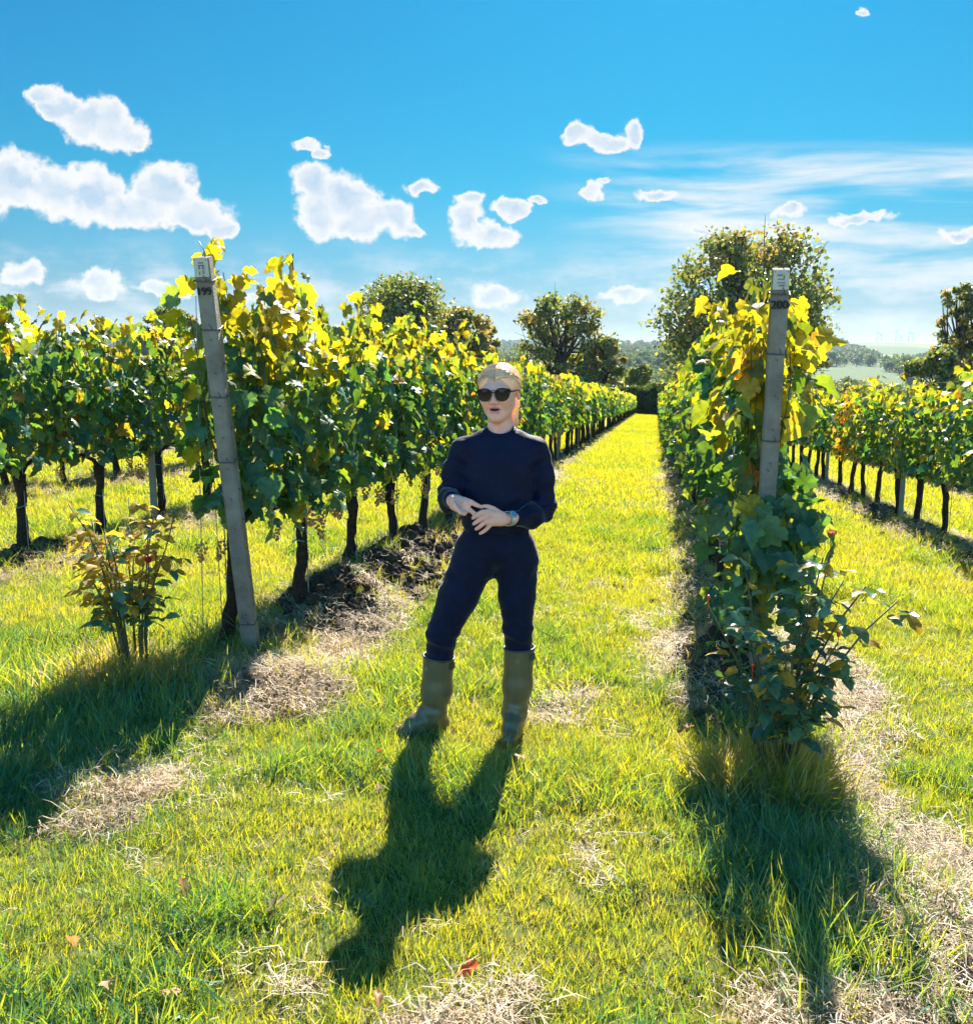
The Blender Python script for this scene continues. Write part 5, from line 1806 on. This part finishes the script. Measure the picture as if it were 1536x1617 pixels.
def sd_head(P):
    q = to_head(P)
    ax = q * np.array([1, 1, 1], np.float32)
    d = sd_ell(q, (0, 0.018, 0.030), (0.071, 0.090, 0.082))
    d = smin(d, sd_ell(q, (0, -0.028, -0.028), (0.056, 0.058, 0.080)), 0.03)
    d = smin(d, sd_cone(q, (-0.038, -0.004, -0.048), (-0.010, -0.062, -0.096), 0.022, 0.016), 0.03)
    d = smin(d, sd_cone(q, (0.038, -0.004, -0.048), (0.010, -0.062, -0.096), 0.022, 0.016), 0.03)
    d = smin(d, sd_ell(q, (0, -0.070, -0.097), (0.019, 0.016, 0.015)), 0.02)
    for s in (-1, 1):
        d = smin(d, sd_ell(q, (s * 0.034, -0.058, -0.022), (0.024, 0.024, 0.026)), 0.03)
        d = smax(d, -sd_ell(q, (s * 0.032, -0.103, 0.008), (0.019, 0.020, 0.012)), 0.012)
        d = smin(d, sd_ell(q, (s * 0.031, -0.071, 0.007), (0.013, 0.013, 0.012)), 0.004)
    d = smin(d, sd_cone(q, (-0.04, -0.074, 0.026), (0.04, -0.074, 0.026), 0.010, 0.010), 0.02)
    d = smin(d, sd_cone(q, (0, -0.084, 0.014), (0, -0.104, -0.026), 0.0075, 0.0105), 0.012)
    for s in (-1, 1):
        d = smin(d, sd_ell(q, (s * 0.0115, -0.096, -0.031), (0.0085, 0.010, 0.007)), 0.008)
    d = smin(d, sd_cone(q, (-0.019, -0.082, -0.053), (0, -0.090, -0.050), 0.0045, 0.006), 0.008)
    d = smin(d, sd_cone(q, (0.019, -0.082, -0.053), (0, -0.090, -0.050), 0.0045, 0.006), 0.008)
    d = smin(d, sd_cone(q, (-0.013, -0.083, -0.070), (0.013, -0.083, -0.070), 0.0068, 0.0068), 0.009)
    d = smax(d, -sd_ell(q, (0, -0.094, -0.0605), (0.0165, 0.022, 0.0055)), 0.004)
    for s in (-1, 1):
        e = sd_ell(q, (s * 0.074, 0.016, -0.004), (0.008, 0.019, 0.030))
        e = smax(e, -sd_ell(q, (s * 0.083, 0.012, 0.0), (0.006, 0.010, 0.018)), 0.006)
        d = smin(d, e, 0.008)
    return d


# hands: palm and five fingers each, joints in person axes (x right, y away from the viewer, z up)
R_HAND = dict(palm=[((-0.048, -0.185, 1.102), (-0.020, -0.245, 1.096), 0.027, 0.030), ((-0.026, -0.235, 1.108), (0.010, -0.272, 1.098), 0.022, 0.022), ((-0.036, -0.240, 1.090), (0.004, -0.278, 1.075), 0.021, 0.020)],
              fingers=[([(0.004, -0.262, 1.112), (0.032, -0.272, 1.106), (0.056, -0.274, 1.094), (0.074, -0.272, 1.086)], [0.015, 0.0115, 0.0095, 0.0075]),
                       ([(0.012, -0.276, 1.086), (0.034, -0.290, 1.072), (0.052, -0.296, 1.060), (0.066, -0.294, 1.050)], [0.0125, 0.0100, 0.0088, 0.0072]),
                       ([(0.000, -0.282, 1.078), (0.006, -0.306, 1.066), (-0.010, -0.320, 1.072), (-0.022, -0.316, 1.084)], [0.0125, 0.0102, 0.0092, 0.0078]),
                       ([(-0.014, -0.276, 1.082), (-0.014, -0.300, 1.078), (-0.030, -0.312, 1.092), (-0.036, -0.304, 1.106)], [0.0118, 0.0098, 0.0090, 0.0076]),
                       ([(-0.028, -0.262, 1.092), (-0.034, -0.284, 1.098), (-0.046, -0.290, 1.114), (-0.042, -0.280, 1.128)], [0.0105, 0.0088, 0.0082, 0.0072])])
L_HAND = dict(palm=[((0.205, -0.205, 1.026), (0.150, -0.258, 1.035), 0.024, 0.022), ((0.155, -0.255, 1.046), (0.104, -0.284, 1.060), 0.021, 0.017), ((0.155, -0.258, 1.026), (0.108, -0.284, 1.026), 0.021, 0.016)],
              fingers=[([(0.104, -0.284, 1.068), (0.078, -0.304, 1.072), (0.054, -0.306, 1.058), (0.040, -0.300, 1.046)], [0.0120, 0.0100, 0.0088, 0.0074]),
                       ([(0.098, -0.290, 1.052), (0.076, -0.312, 1.048), (0.056, -0.314, 1.034), (0.044, -0.308, 1.024)], [0.0122, 0.0100, 0.0088, 0.0074]),
                       ([(0.098, -0.290, 1.034), (0.080, -0.308, 1.024), (0.064, -0.310, 1.010), (0.053, -0.304, 1.002)], [0.0118, 0.0096, 0.0086, 0.0072]),
                       ([(0.108, -0.282, 1.014), (0.094, -0.296, 1.000), (0.080, -0.298, 0.989), (0.069, -0.294, 0.982)], [0.0102, 0.0086, 0.0078, 0.0066]),
                       ([(0.150, -0.256, 1.054), (0.122, -0.264, 1.078), (0.100, -0.268, 1.088), (0.084, -0.270, 1.090)], [0.0150, 0.0115, 0.0096, 0.0076])])


def sd_hand(P, H):
    d = None
    for a, b, ra, rb in H['palm']:
        c = sd_cone(P, a, b, ra, rb)
        d = c if d is None else smin(d, c, 0.012)
    for pts, rr in H['fingers']:
        f = None
        for i in range(3):
            c = sd_cone(P, pts[i], pts[i + 1], rr[i], rr[i + 1])
            f = c if f is None else np.minimum(f, c)
        d = smin(d, f, 0.0045)
    return d


SH_R, EL_R, WR_R = (-0.005, 0.015, 1.285), (-0.058, 0.015, 1.095), (-0.048, -0.185, 1.102)
SH_L, EL_L, WR_L = (0.312, 0.015, 1.285), (0.338, 0.030, 1.035), (0.205, -0.205, 1.026)


def sd_skin(P):
    d = sd_head(P)
    d = smin(d, chain(P, [(0.150, 0.012, 1.46), (0.154, 0.014, 1.37), (0.156, 0.018, 1.30)], [0.050, 0.053, 0.07]), 0.025)
    t = sd_ell(P, (0.150, 0.005, 1.19), (0.140, 0.085, 0.16))
    t = smin(t, sd_ell(P, (0.142, 0.005, 0.99), (0.125, 0.080, 0.17)), 0.05)
    t = smin(t, sd_ell(P, (0.137, 0.01, 0.87), (0.130, 0.080, 0.09)), 0.05)
    t = smin(t, sd_cone(P, (0.05, 0.012, 1.31), (0.26, 0.012, 1.31), 0.045, 0.045), 0.04)
    d = smin(d, t, 0.03)
    d = smin(d, chain(P, [SH_R, EL_R, WR_R], [0.046, 0.038, 0.026]), 0.02)
    d = smin(d, chain(P, [SH_L, EL_L, WR_L], [0.046, 0.038, 0.024]), 0.02)
    d = smin(d, chain(P, [(0.055, 0.01, 0.82), (-0.095, -0.03, 0.49), (-0.125, 0.0, 0.22), (-0.14, 0.01, 0.09)], [0.070, 0.046, 0.042, 0.034]), 0.02)
    d = smin(d, chain(P, [(0.228, 0.01, 0.80), (0.232, -0.012, 0.50), (0.232, 0.005, 0.22), (0.220, 0.01, 0.09)], [0.070, 0.046, 0.042, 0.034]), 0.02)
    d = smin(d, sd_cone(P, (-0.12, 0.02, 0.055), (-0.27, -0.05, 0.045), 0.034, 0.024), 0.02)
    d = smin(d, sd_cone(P, (0.222, 0.02, 0.055), (0.195, -0.13, 0.045), 0.034, 0.024), 0.02)
    d = smin(d, sd_hand(P, R_HAND), 0.006)
    d = smin(d, sd_hand(P, L_HAND), 0.006)
    return d


def sd_sweater(P, band=False):
    d = sd_ell(P, (0.150, 0.005, 1.195), (0.158, 0.112, 0.185))
    d = smin(d, sd_ell(P, (0.142, 0.005, 1.02), (0.156, 0.112, 0.17)), 0.06)
    d = smin(d, chain(P, [(0.006, 0.012, 1.284), (0.09, 0.014, 1.322), (0.156, 0.016, 1.332), (0.222, 0.014, 1.322), (0.300, 0.012, 1.284)], [0.054, 0.048, 0.050, 0.048, 0.054]), 0.05)
    r = chain(P, [SH_R, (-0.040, 0.02, 1.19), EL_R, (-0.060, -0.09, 1.085), (-0.050, -0.175, 1.102)], [0.053, 0.053, 0.051, 0.045, 0.034], 0.03)
    l = chain(P, [SH_L, (0.330, 0.025, 1.17), EL_L, (0.285, -0.08, 1.012), (0.215, -0.190, 1.026)], [0.053, 0.055, 0.054, 0.047, 0.033], 0.03)
    d = smin(d, r, 0.022)
    d = smin(d, l, 0.022)
    # creases at the elbows and across the waist
    w = 0.0035 * np.sin(P[..., 2] * 70 + P[..., 0] * 25 + 2.2 * np.sin(P[..., 0] * 21)) * np.exp(-((P[..., 2] - 1.03) / 0.08) ** 2)
    for (cx, cy, cz, am) in ((-0.07, 0.0, 1.09, 0.006), (0.335, 0.01, 1.03, 0.007), (0.02, 0.0, 1.24, 0.004), (0.29, 0.0, 1.23, 0.004), (0.24, -0.12, 1.02, 0.004)):
        r2 = (P[..., 0] - cx) ** 2 + (P[..., 1] - cy) ** 2 + (P[..., 2] - cz) ** 2
        d = d + am * np.sin(P[..., 2] * 105 + P[..., 0] * 60 * (1 if cx < 0.15 else -1) + P[..., 1] * 30) * np.exp(-r2 / 0.0065)
    d = d + w + 0.003 * np.sin(P[..., 0] * 38 + P[..., 1] * 20 - P[..., 2] * 14 + 1.5 * np.sin(P[..., 2] * 17))
    d = smax(d, -(P[..., 2] - 0.928), 0.012)
    if band:
        return np.maximum(np.abs(neck_hole(P) - 0.002) - 0.0075, np.abs(d) - 0.0045)
    return smax(d, -neck_hole(P), 0.004)


def neck_hole(P):
    return sd_ell(P, (0.152, -0.022, 1.405), (0.066, 0.080, 0.052))


def sd_trousers(P):
    d = sd_ell(P, (0.137, 0.012, 0.875), (0.166, 0.112, 0.115))
    d = smin(d, sd_ell(P, (0.080, 0.055, 0.80), (0.085, 0.085, 0.095)), 0.04)
    d = smin(d, sd_ell(P, (0.205, 0.055, 0.80), (0.085, 0.085, 0.095)), 0.04)
    a = chain(P, [(0.048, 0.01, 0.825), (-0.030, -0.015, 0.645), (-0.100, -0.032, 0.485), (-0.116, -0.004, 0.34)], [0.098, 0.086, 0.067, 0.058], 0.02)
    b = chain(P, [(0.232, 0.01, 0.805), (0.228, -0.004, 0.65), (0.233, -0.014, 0.50), (0.238, 0.004, 0.37)], [0.092, 0.080, 0.064, 0.056], 0.02)
    d = smin(d, smin(a, b, 0.012), 0.035)
    z, x = P[..., 2], P[..., 0]
    for zc, xc in ((0.47, -0.1), (0.49, 0.235)):
        d = d + 0.006 * np.sin((z - zc) * 95 + (x - xc) * 40) * np.exp(-((z - zc) / 0.06) ** 2 - ((x - xc) / 0.09) ** 2)
    d = d + 0.003 * np.sin(z * 60 - np.abs(x - 0.135) * 70) * np.exp(-((z - 0.76) / 0.06) ** 2)
    return smax(d, z - 0.965, 0.01)


def sd_boot(P, top, calf, ankle, heel, toe, rt, rc, ra, tilt):
    foot = chain(P, [heel, tuple(np.array(heel) * 0.45 + np.array(toe) * 0.55 + np.array([0, 0, 0.010])), toe], [0.038, 0.043, 0.034], 0.02)
    leg = chain(P, [top, calf, ankle, (heel[0], heel[1], heel[2] + 0.02)], [rt, rc, ra, 0.040], 0.03)
    d = smin(leg, foot, 0.035)
    inst = tuple(np.array(ankle) * 0.45 + np.array(toe) * 0.55 + np.array([0, 0, 0.012]))
    d = smin(d, sd_cone(P, ankle, inst, ra * 0.85, 0.034), 0.03)
    z = P[..., 2]
    d = d + 0.0022 * np.sin(z * 120 + P[..., 0] * 25) * np.exp(-((z - 0.13) / 0.05) ** 2)
    d = smax(d, -(z - 0.004), 0.006)
    zt = top[2] + tilt * (P[..., 0] - top[0])
    d = smax(d, z - zt, 0.004)
    inner = sd_cone(P, (top[0], top[1], top[2] + 0.05), (calf[0] * 0.4 + top[0] * 0.6, calf[1], top[2] - 0.09), rt - 0.0045, rt - 0.010)
    return smax(d, -inner, 0.002)


def sd_hair(P):
    q = to_head(P)
    part = 0.004 * np.exp(-(q[..., 0] / 0.006) ** 2) * (q[..., 1] < 0.03)
    d = sd_ell(q, (0, 0.024, 0.036), (0.080, 0.097, 0.086)) + part
    d = d + 0.0006 * np.sin(q[..., 0] * 420 + q[..., 2] * 60 + q[..., 1] * 40)
    # swept off the face on both sides of the parting
    face = sd_ell(q, (0, -0.112, -0.012), (0.064, 0.088, 0.106))
    face = np.minimum(face, sd_ell(q, (0, -0.085, -0.065), (0.090, 0.100, 0.068)))
    d = smax(d, -face, 0.006)
    for s in (-1, 1):
        d = smax(d, -sd_ell(q, (s * 0.080, 0.010, -0.014), (0.020, 0.020, 0.036)), 0.006)
    tail = chain(q, [(0.010, 0.108, -0.010), (0.020, 0.118, -0.060), (0.032, 0.095, -0.105), (0.042, 0.075, -0.150)], [0.032, 0.027, 0.021, 0.009], 0.02)
    d = smin(d, tail, 0.02)
    nape = sd_cone(q, (-0.03, 0.072, -0.055), (0.035, 0.072, -0.055), 0.034, 0.034)
    return smin(d, nape, 0.02)


def build_person():
    ox, oy = -0.80, 4.07
    oz = -SLOPE * oy - TILT * ox + 0.004
    body_lo, body_hi = (-0.32, -0.36, 0.0), (0.45, 0.16, 1.68)
    V, F = surface_net(sd_skin, body_lo, body_hi, 0.004)
    cen = V[F].mean(1)
    q = to_head(cen)
    mi = np.zeros(len(F), int)
    lips = (np.abs(q[:, 0]) < 0.0215 * np.sqrt(np.clip(1 - ((q[:, 2] + 0.0615) / 0.0165) ** 2, 0, 1))) & (q[:, 1] < -0.070)
    mi[lips] = 1
    ins = ((q[:, 0] / 0.0165) ** 2 + ((q[:, 2] + 0.0605) / 0.0058) ** 2 < 1.15) & (q[:, 1] > -0.0865) & (q[:, 1] < -0.05)
    mi[ins] = 2
    teeth = ins & (q[:, 2] > -0.0585) & (np.abs(q[:, 0]) < 0.012)
    mi[teeth] = 3
    person = mk('person', V, F, [M['skin'], M['lip'], M['mouth'], M['teeth']], midx=mi, smooth=True)
    person.location = (ox, oy, oz)
    person.rotation_euler = (0, 0, YAW)
    tag(person, 'person in navy sweater and trousers, sunglasses and olive wellington boots, hands held together', 'person')
    V, F = surface_net(sd_sweater, (-0.14, -0.28, 0.91), (0.43, 0.16, 1.42), 0.005)
    sw = mk('sweater', V, F, M['wool'], person, smooth=True)
    # ribbed neckband and hem
    V, F = surface_net(lambda P: sd_sweater(P, True), (0.06, -0.13, 1.32), (0.25, 0.10, 1.43), 0.003)
    mk('neckband', V, F, M['wool'], sw, smooth=True)
    V, F = surface_net(sd_trousers, (-0.20, -0.16, 0.28), (0.34, 0.18, 1.0), 0.006)
    mk('trousers', V, F, M['denim'], person, smooth=True)
    for lab, top, calf, ankle, heel, toe, rt, rc, ra, tilt, bx in (
            ('right boot turned sideways with toe in the sun', (-0.116, 0.0, 0.372), (-0.128, 0.004, 0.215), (-0.146, 0.004, 0.10), (-0.118, 0.022, 0.040), (-0.292, -0.062, 0.036), 0.070, 0.066, 0.053, -0.10, -0.040),
            ('left boot pointing forward', (0.240, 0.0, 0.414), (0.233, 0.004, 0.235), (0.220, 0.004, 0.11), (0.222, 0.030, 0.040), (0.192, -0.140, 0.036), 0.069, 0.063, 0.051, 0.03, 0.0)):
        f = lambda P, A=(top, calf, ankle, heel, toe, rt, rc, ra, tilt): sd_boot(P, *A)
        lo = np.array([min(top[0] - 0.09, toe[0] - 0.06), -0.21, -0.01]); hi = np.array([top[0] + 0.10, 0.11, top[2] + 0.03])
        V, F = surface_net(f, lo, hi, 0.004)
        b = mk('boot', V, F, M['boot'], person, smooth=True)
        b['label'] = lab
        a = np.linspace(0, 2 * math.pi, 33)
        ring = np.stack([top[0] + (rt - 0.001) * np.cos(a), top[1] + (rt - 0.001) * np.sin(a), top[2] - 0.003 + tilt * rt * np.cos(a)], -1)
        MB().add(*tube(ring, 0.0045, 7, caps=False)).build('boot_rim', M['boot_trim'], b, True)
        # round badge with a ring and a bar, low on the front of the shaft
        ba = -math.pi / 2 + (-0.85 if bx < 0 else -0.15)
        c = np.array([top[0] + (rt + 0.0005) * math.cos(ba), top[1] + (rt + 0.0005) * math.sin(ba), top[2] - 0.045])
        u = np.array([-math.sin(ba), math.cos(ba), 0]); nn = np.array([math.cos(ba), math.sin(ba), 0]); zz = np.array([0, 0, 1.0])
        rr = [c + (u * math.cos(t) * 0.008 + zz * math.sin(t) * 0.008) for t in a]
        mb = MB().add(*tube(rr, 0.0015, 6, caps=False))
        mb.add(*tube([c - u * 0.004, c + u * 0.004], 0.0015, 5)).add(*tube([c - zz * 0.004 + u * 0.002, c + zz * 0.004 - u * 0.002], 0.0013, 5))
        mb.build('badge', M['badge'], b, True)
        # side strap tab
        ta = np.linspace(-0.85, -0.25, 8) if bx >= 0 else np.linspace(-0.75, -0.2, 8)
        V2 = []
        for t in ta:
            for zq in (-0.022, -0.050):
                for ro in (0.0006, 0.0035):
                    V2.append((top[0] + (rt + ro) * math.cos(t), top[1] + (rt + ro) * math.sin(t), top[2] + zq))
        F2 = []
        for i in range(7):
            k = i * 4
            F2 += [(k, k + 4, k + 5, k + 1), (k + 2, k + 3, k + 7, k + 6), (k + 1, k + 5, k + 7, k + 3), (k, k + 2, k + 6, k + 4)]
        F2 += [(0, 1, 3, 2), (28, 30, 31, 29)]
        mk('strap_tab', V2, F2, M['boot_trim'], b)
        # sole
        fs = lambda P, A=(top, calf, ankle, heel, toe, rt, rc, ra, tilt): smax(sd_boot(P, *A) - 0.003, P[..., 2] - 0.012, 0.003)
        V, F = surface_net(fs, lo, np.array([hi[0], hi[1], 0.05]), 0.005)
        mk('sole', V, F, M['sole'], b, smooth=True)
    V, F = surface_net(sd_hair, (0.02, -0.12, 1.30), (0.30, 0.20, 1.68), 0.004)
    hr = mk('hair', V, F, M['hair'], person, smooth=True)
    mb = MB()
    rg = np.random.default_rng(4)
    cz, rx, ry, rz = np.array([0, 0.024, 0.036]), 0.0805, 0.0975, 0.0865
    for sgn in (-1, 1):
        for i in range(95):
            f = i / 94.0
            # from the parting over the temple to the knot at the nape
            y0 = -0.070 + 0.12 * f ** 1.1
            st = np.array([sgn * (0.002 + 0.004 * rg.uniform()), (y0 - 0.024) / ry, 0])
            low = -0.30 + 0.95 * f + rg.normal(0, 0.05)      # how low the strand runs past the ear
            mid1 = np.array([sgn * (0.66 - 0.06 * f), -0.62 + 0.95 * f, 0.66 + 0.2 * f])
            mid2 = np.array([sgn * 1.05, 0.0 + 0.45 * f, -0.42 + 0.85 * f + rg.normal(0, 0.05)])
            end = np.array([sgn * 0.20 * rg.uniform(), 1.0, -0.25 + rg.normal(0, 0.06)])
            s0 = np.array([sgn * 0.03, (y0 - 0.024) / ry, math.sqrt(max(0.02, 1 - min(0.98, ((y0 - 0.024) / ry) ** 2)))])
            pts = []
            K = [s0, mid1, mid2, end]
            for t in np.linspace(0, 1, 12):
                b = (1 - t) ** 3 * K[0] + 3 * t * (1 - t) ** 2 * K[1] * 1.15 + 3 * t * t * (1 - t) * K[2] * 1.15 + t ** 3 * K[3]
                b = b / np.linalg.norm(b) * (1.005 + 0.03 * rg.uniform() * math.sin(math.pi * t) + 0.012 * math.sin(math.pi * t))
                pts.append(head_to_person(cz + b * np.array([rx, ry, rz])))
            mb.add(*tube(pts, np.linspace(0.0022, 0.0028, 12) * rg.uniform(0.7, 1.2), 5, caps=False))
    for i in range(30):
        a = rg.uniform(0, 6.28)
        o = np.array([math.cos(a), math.sin(a), 0]) * 0.022
        K = np.array([(0.010, 0.105, -0.010), (0.022, 0.122, -0.060), (0.034, 0.095, -0.110), (0.046, 0.074, -0.165 + rg.normal(0, 0.014))])
        mb.add(*tube([head_to_person(p + o * k) for p, k in zip(K, (1.1, 1.2, 0.9, 0.35))], [0.0035, 0.004, 0.0035, 0.0015], 5, caps=False))
    mb.build('hair_strands', M['hair_strand'], hr, True)
    build_glasses(person)
    build_watch(person)
    return person


def head_to_person(p):
    return HEAD_R @ (np.asarray(p, float) * HEAD_S) + HEAD_C


def build_glasses(person):
    g = bpy.data.objects.new('sunglasses', None)
    mt = Matrix.Identity(4)
    for i in range(3):
        for j in range(3):
            mt[i][j] = float(HEAD_R[i][j] * HEAD_S[j])
        mt[i][3] = float(HEAD_C[i])
    g.matrix_basis = mt
    link(g, person)
    a = np.linspace(0, 2 * math.pi, 29)[:-1]
    for s in (-1, 1):
        # rounded lens outline, flatter at the top, winged at the outer corner
        cx, cz = s * 0.0340, 0.005
        ox = 0.0265 * np.sign(np.cos(a)) * np.abs(np.cos(a)) ** 0.85
        oz = 0.0275 * np.sign(np.sin(a)) * np.abs(np.sin(a)) ** 0.85
        oz = np.where(oz > 0, oz * 0.86, oz)
        wing = np.exp(-((a - (0.55 if s > 0 else math.pi - 0.55)) / 0.35) ** 2)
        ox = ox + s * 0.0055 * wing
        oz = oz + 0.003 * wing
        taper = 1 - 0.12 * (oz < 0) * (np.abs(oz) / 0.0275)
        ox = ox * taper
        yy = -0.1045 + 0.35 * (np.abs(cx + ox) - 0.02) ** 2 / 0.05 + 0.0
        rim = np.stack([cx + ox, yy, cz + oz], -1)
        rimc = np.vstack([rim, rim[:2]])
        MB().add(*tube(rimc, 0.0024, 7, caps=False)).build('rim', M['frame'], g, True)
        c = np.array([cx, -0.1075, cz])
        V = np.vstack([[c], rim, [c + [0, 0.002, 0]], rim + [0, 0.0018, 0]])
        n = len(rim)
        F = [(0, 1 + (i + 1) % n, 1 + i) for i in range(n)] + [(n + 1, n + 2 + i, n + 2 + (i + 1) % n) for i in range(n)]
        mk('lens', V, F, M['lens'], g, smooth=True)
        # temple
        MB().add(*tube([(s * 0.0625, -0.0975, 0.014), (s * 0.0705, -0.086, 0.014), (s * 0.0765, -0.03, 0.012), (s * 0.0785, 0.010, 0.010), (s * 0.078, 0.034, -0.012)], [0.0034, 0.0038, 0.0030, 0.0026, 0.0026], 6)).build('temple', M['frame'], g, True)
    MB().add(*tube([(-0.0125, -0.105, 0.0115), (0, -0.1075, 0.0135), (0.0125, -0.105, 0.0115)], 0.0022, 7)).build('bridge', M['frame'], g, True)
    MB().add(*tube([(-0.020, -0.105, 0.021), (0, -0.1075, 0.0195), (0.020, -0.105, 0.021)], 0.0016, 7)).build('top_bar', M['frame'], g, True)


def build_watch(person):
    w = bpy.data.objects.new('wristwatch', None)
    link(w, person)
    ax = np.array(L_HAND['palm'][0][1]) - np.array(WR_L); ax /= np.linalg.norm(ax)
    c = np.array([0.186, -0.223, 1.030])
    up = np.array([0.1, -0.75, 0.6]); up -= ax * (up @ ax); up /= np.linalg.norm(up)
    sd = np.cross(ax, up)
    a = np.linspace(0, 2 * math.pi, 29)
    ring = [c + (up * math.cos(t) * 0.0275 + sd * math.sin(t) * 0.0285) for t in a]
    V, F = [], []
    for p, t in zip(ring, a):
        n = (up * math.cos(t) + sd * math.sin(t))
        for dx, dn in ((-0.0095, 0), (0.0095, 0), (0.0095, 0.003), (-0.0095, 0.003)):
            V.append(p + ax * dx + n * dn)
    m = len(ring)
    for i in range(m - 1):
        for j in range(4):
            F.append((i * 4 + j, i * 4 + (j + 1) % 4, (i + 1) * 4 + (j + 1) % 4, (i + 1) * 4 + j))
    mk('bracelet', V, F, M['watch_band'], w)

    def disc(r, h0, h1, name, mat):
        P0, P1 = c + up * (0.0275 + h0), c + up * (0.0275 + h1)
        MB().add(*tube([P0, P1], r, 22)).build(name, mat, w)
    disc(0.0165, -0.002, 0.0075, 'case', M['watch_case'])
    disc(0.0135, 0.0075, 0.0083, 'dial', M['watch_dial'])


person_obj = build_person()


# ------------------------------------------------------------------ haze over the valley
def haze():
    m, n, out = new_mat('haze_air')
    v = n.add('ShaderNodeVolumePrincipled', {'Color': (0.62, 0.82, 1.0, 1), 'Density': HAZE_DENSITY, 'Anisotropy': 0.0})
    m.node_tree.links.new(v.outputs[0], out.inputs['Volume'])
    V, F = box((0, 3000, 10), (30000, 30000, 200))
    o = mk('haze', V, F, m)
    tag(o, 'pale blue haze lying over the far valley', 'haze', kind='stuff')
    o.display_type = 'WIRE'


HAZE_DENSITY = 0.00007
USE_HAZE = True
if USE_HAZE:
    haze()
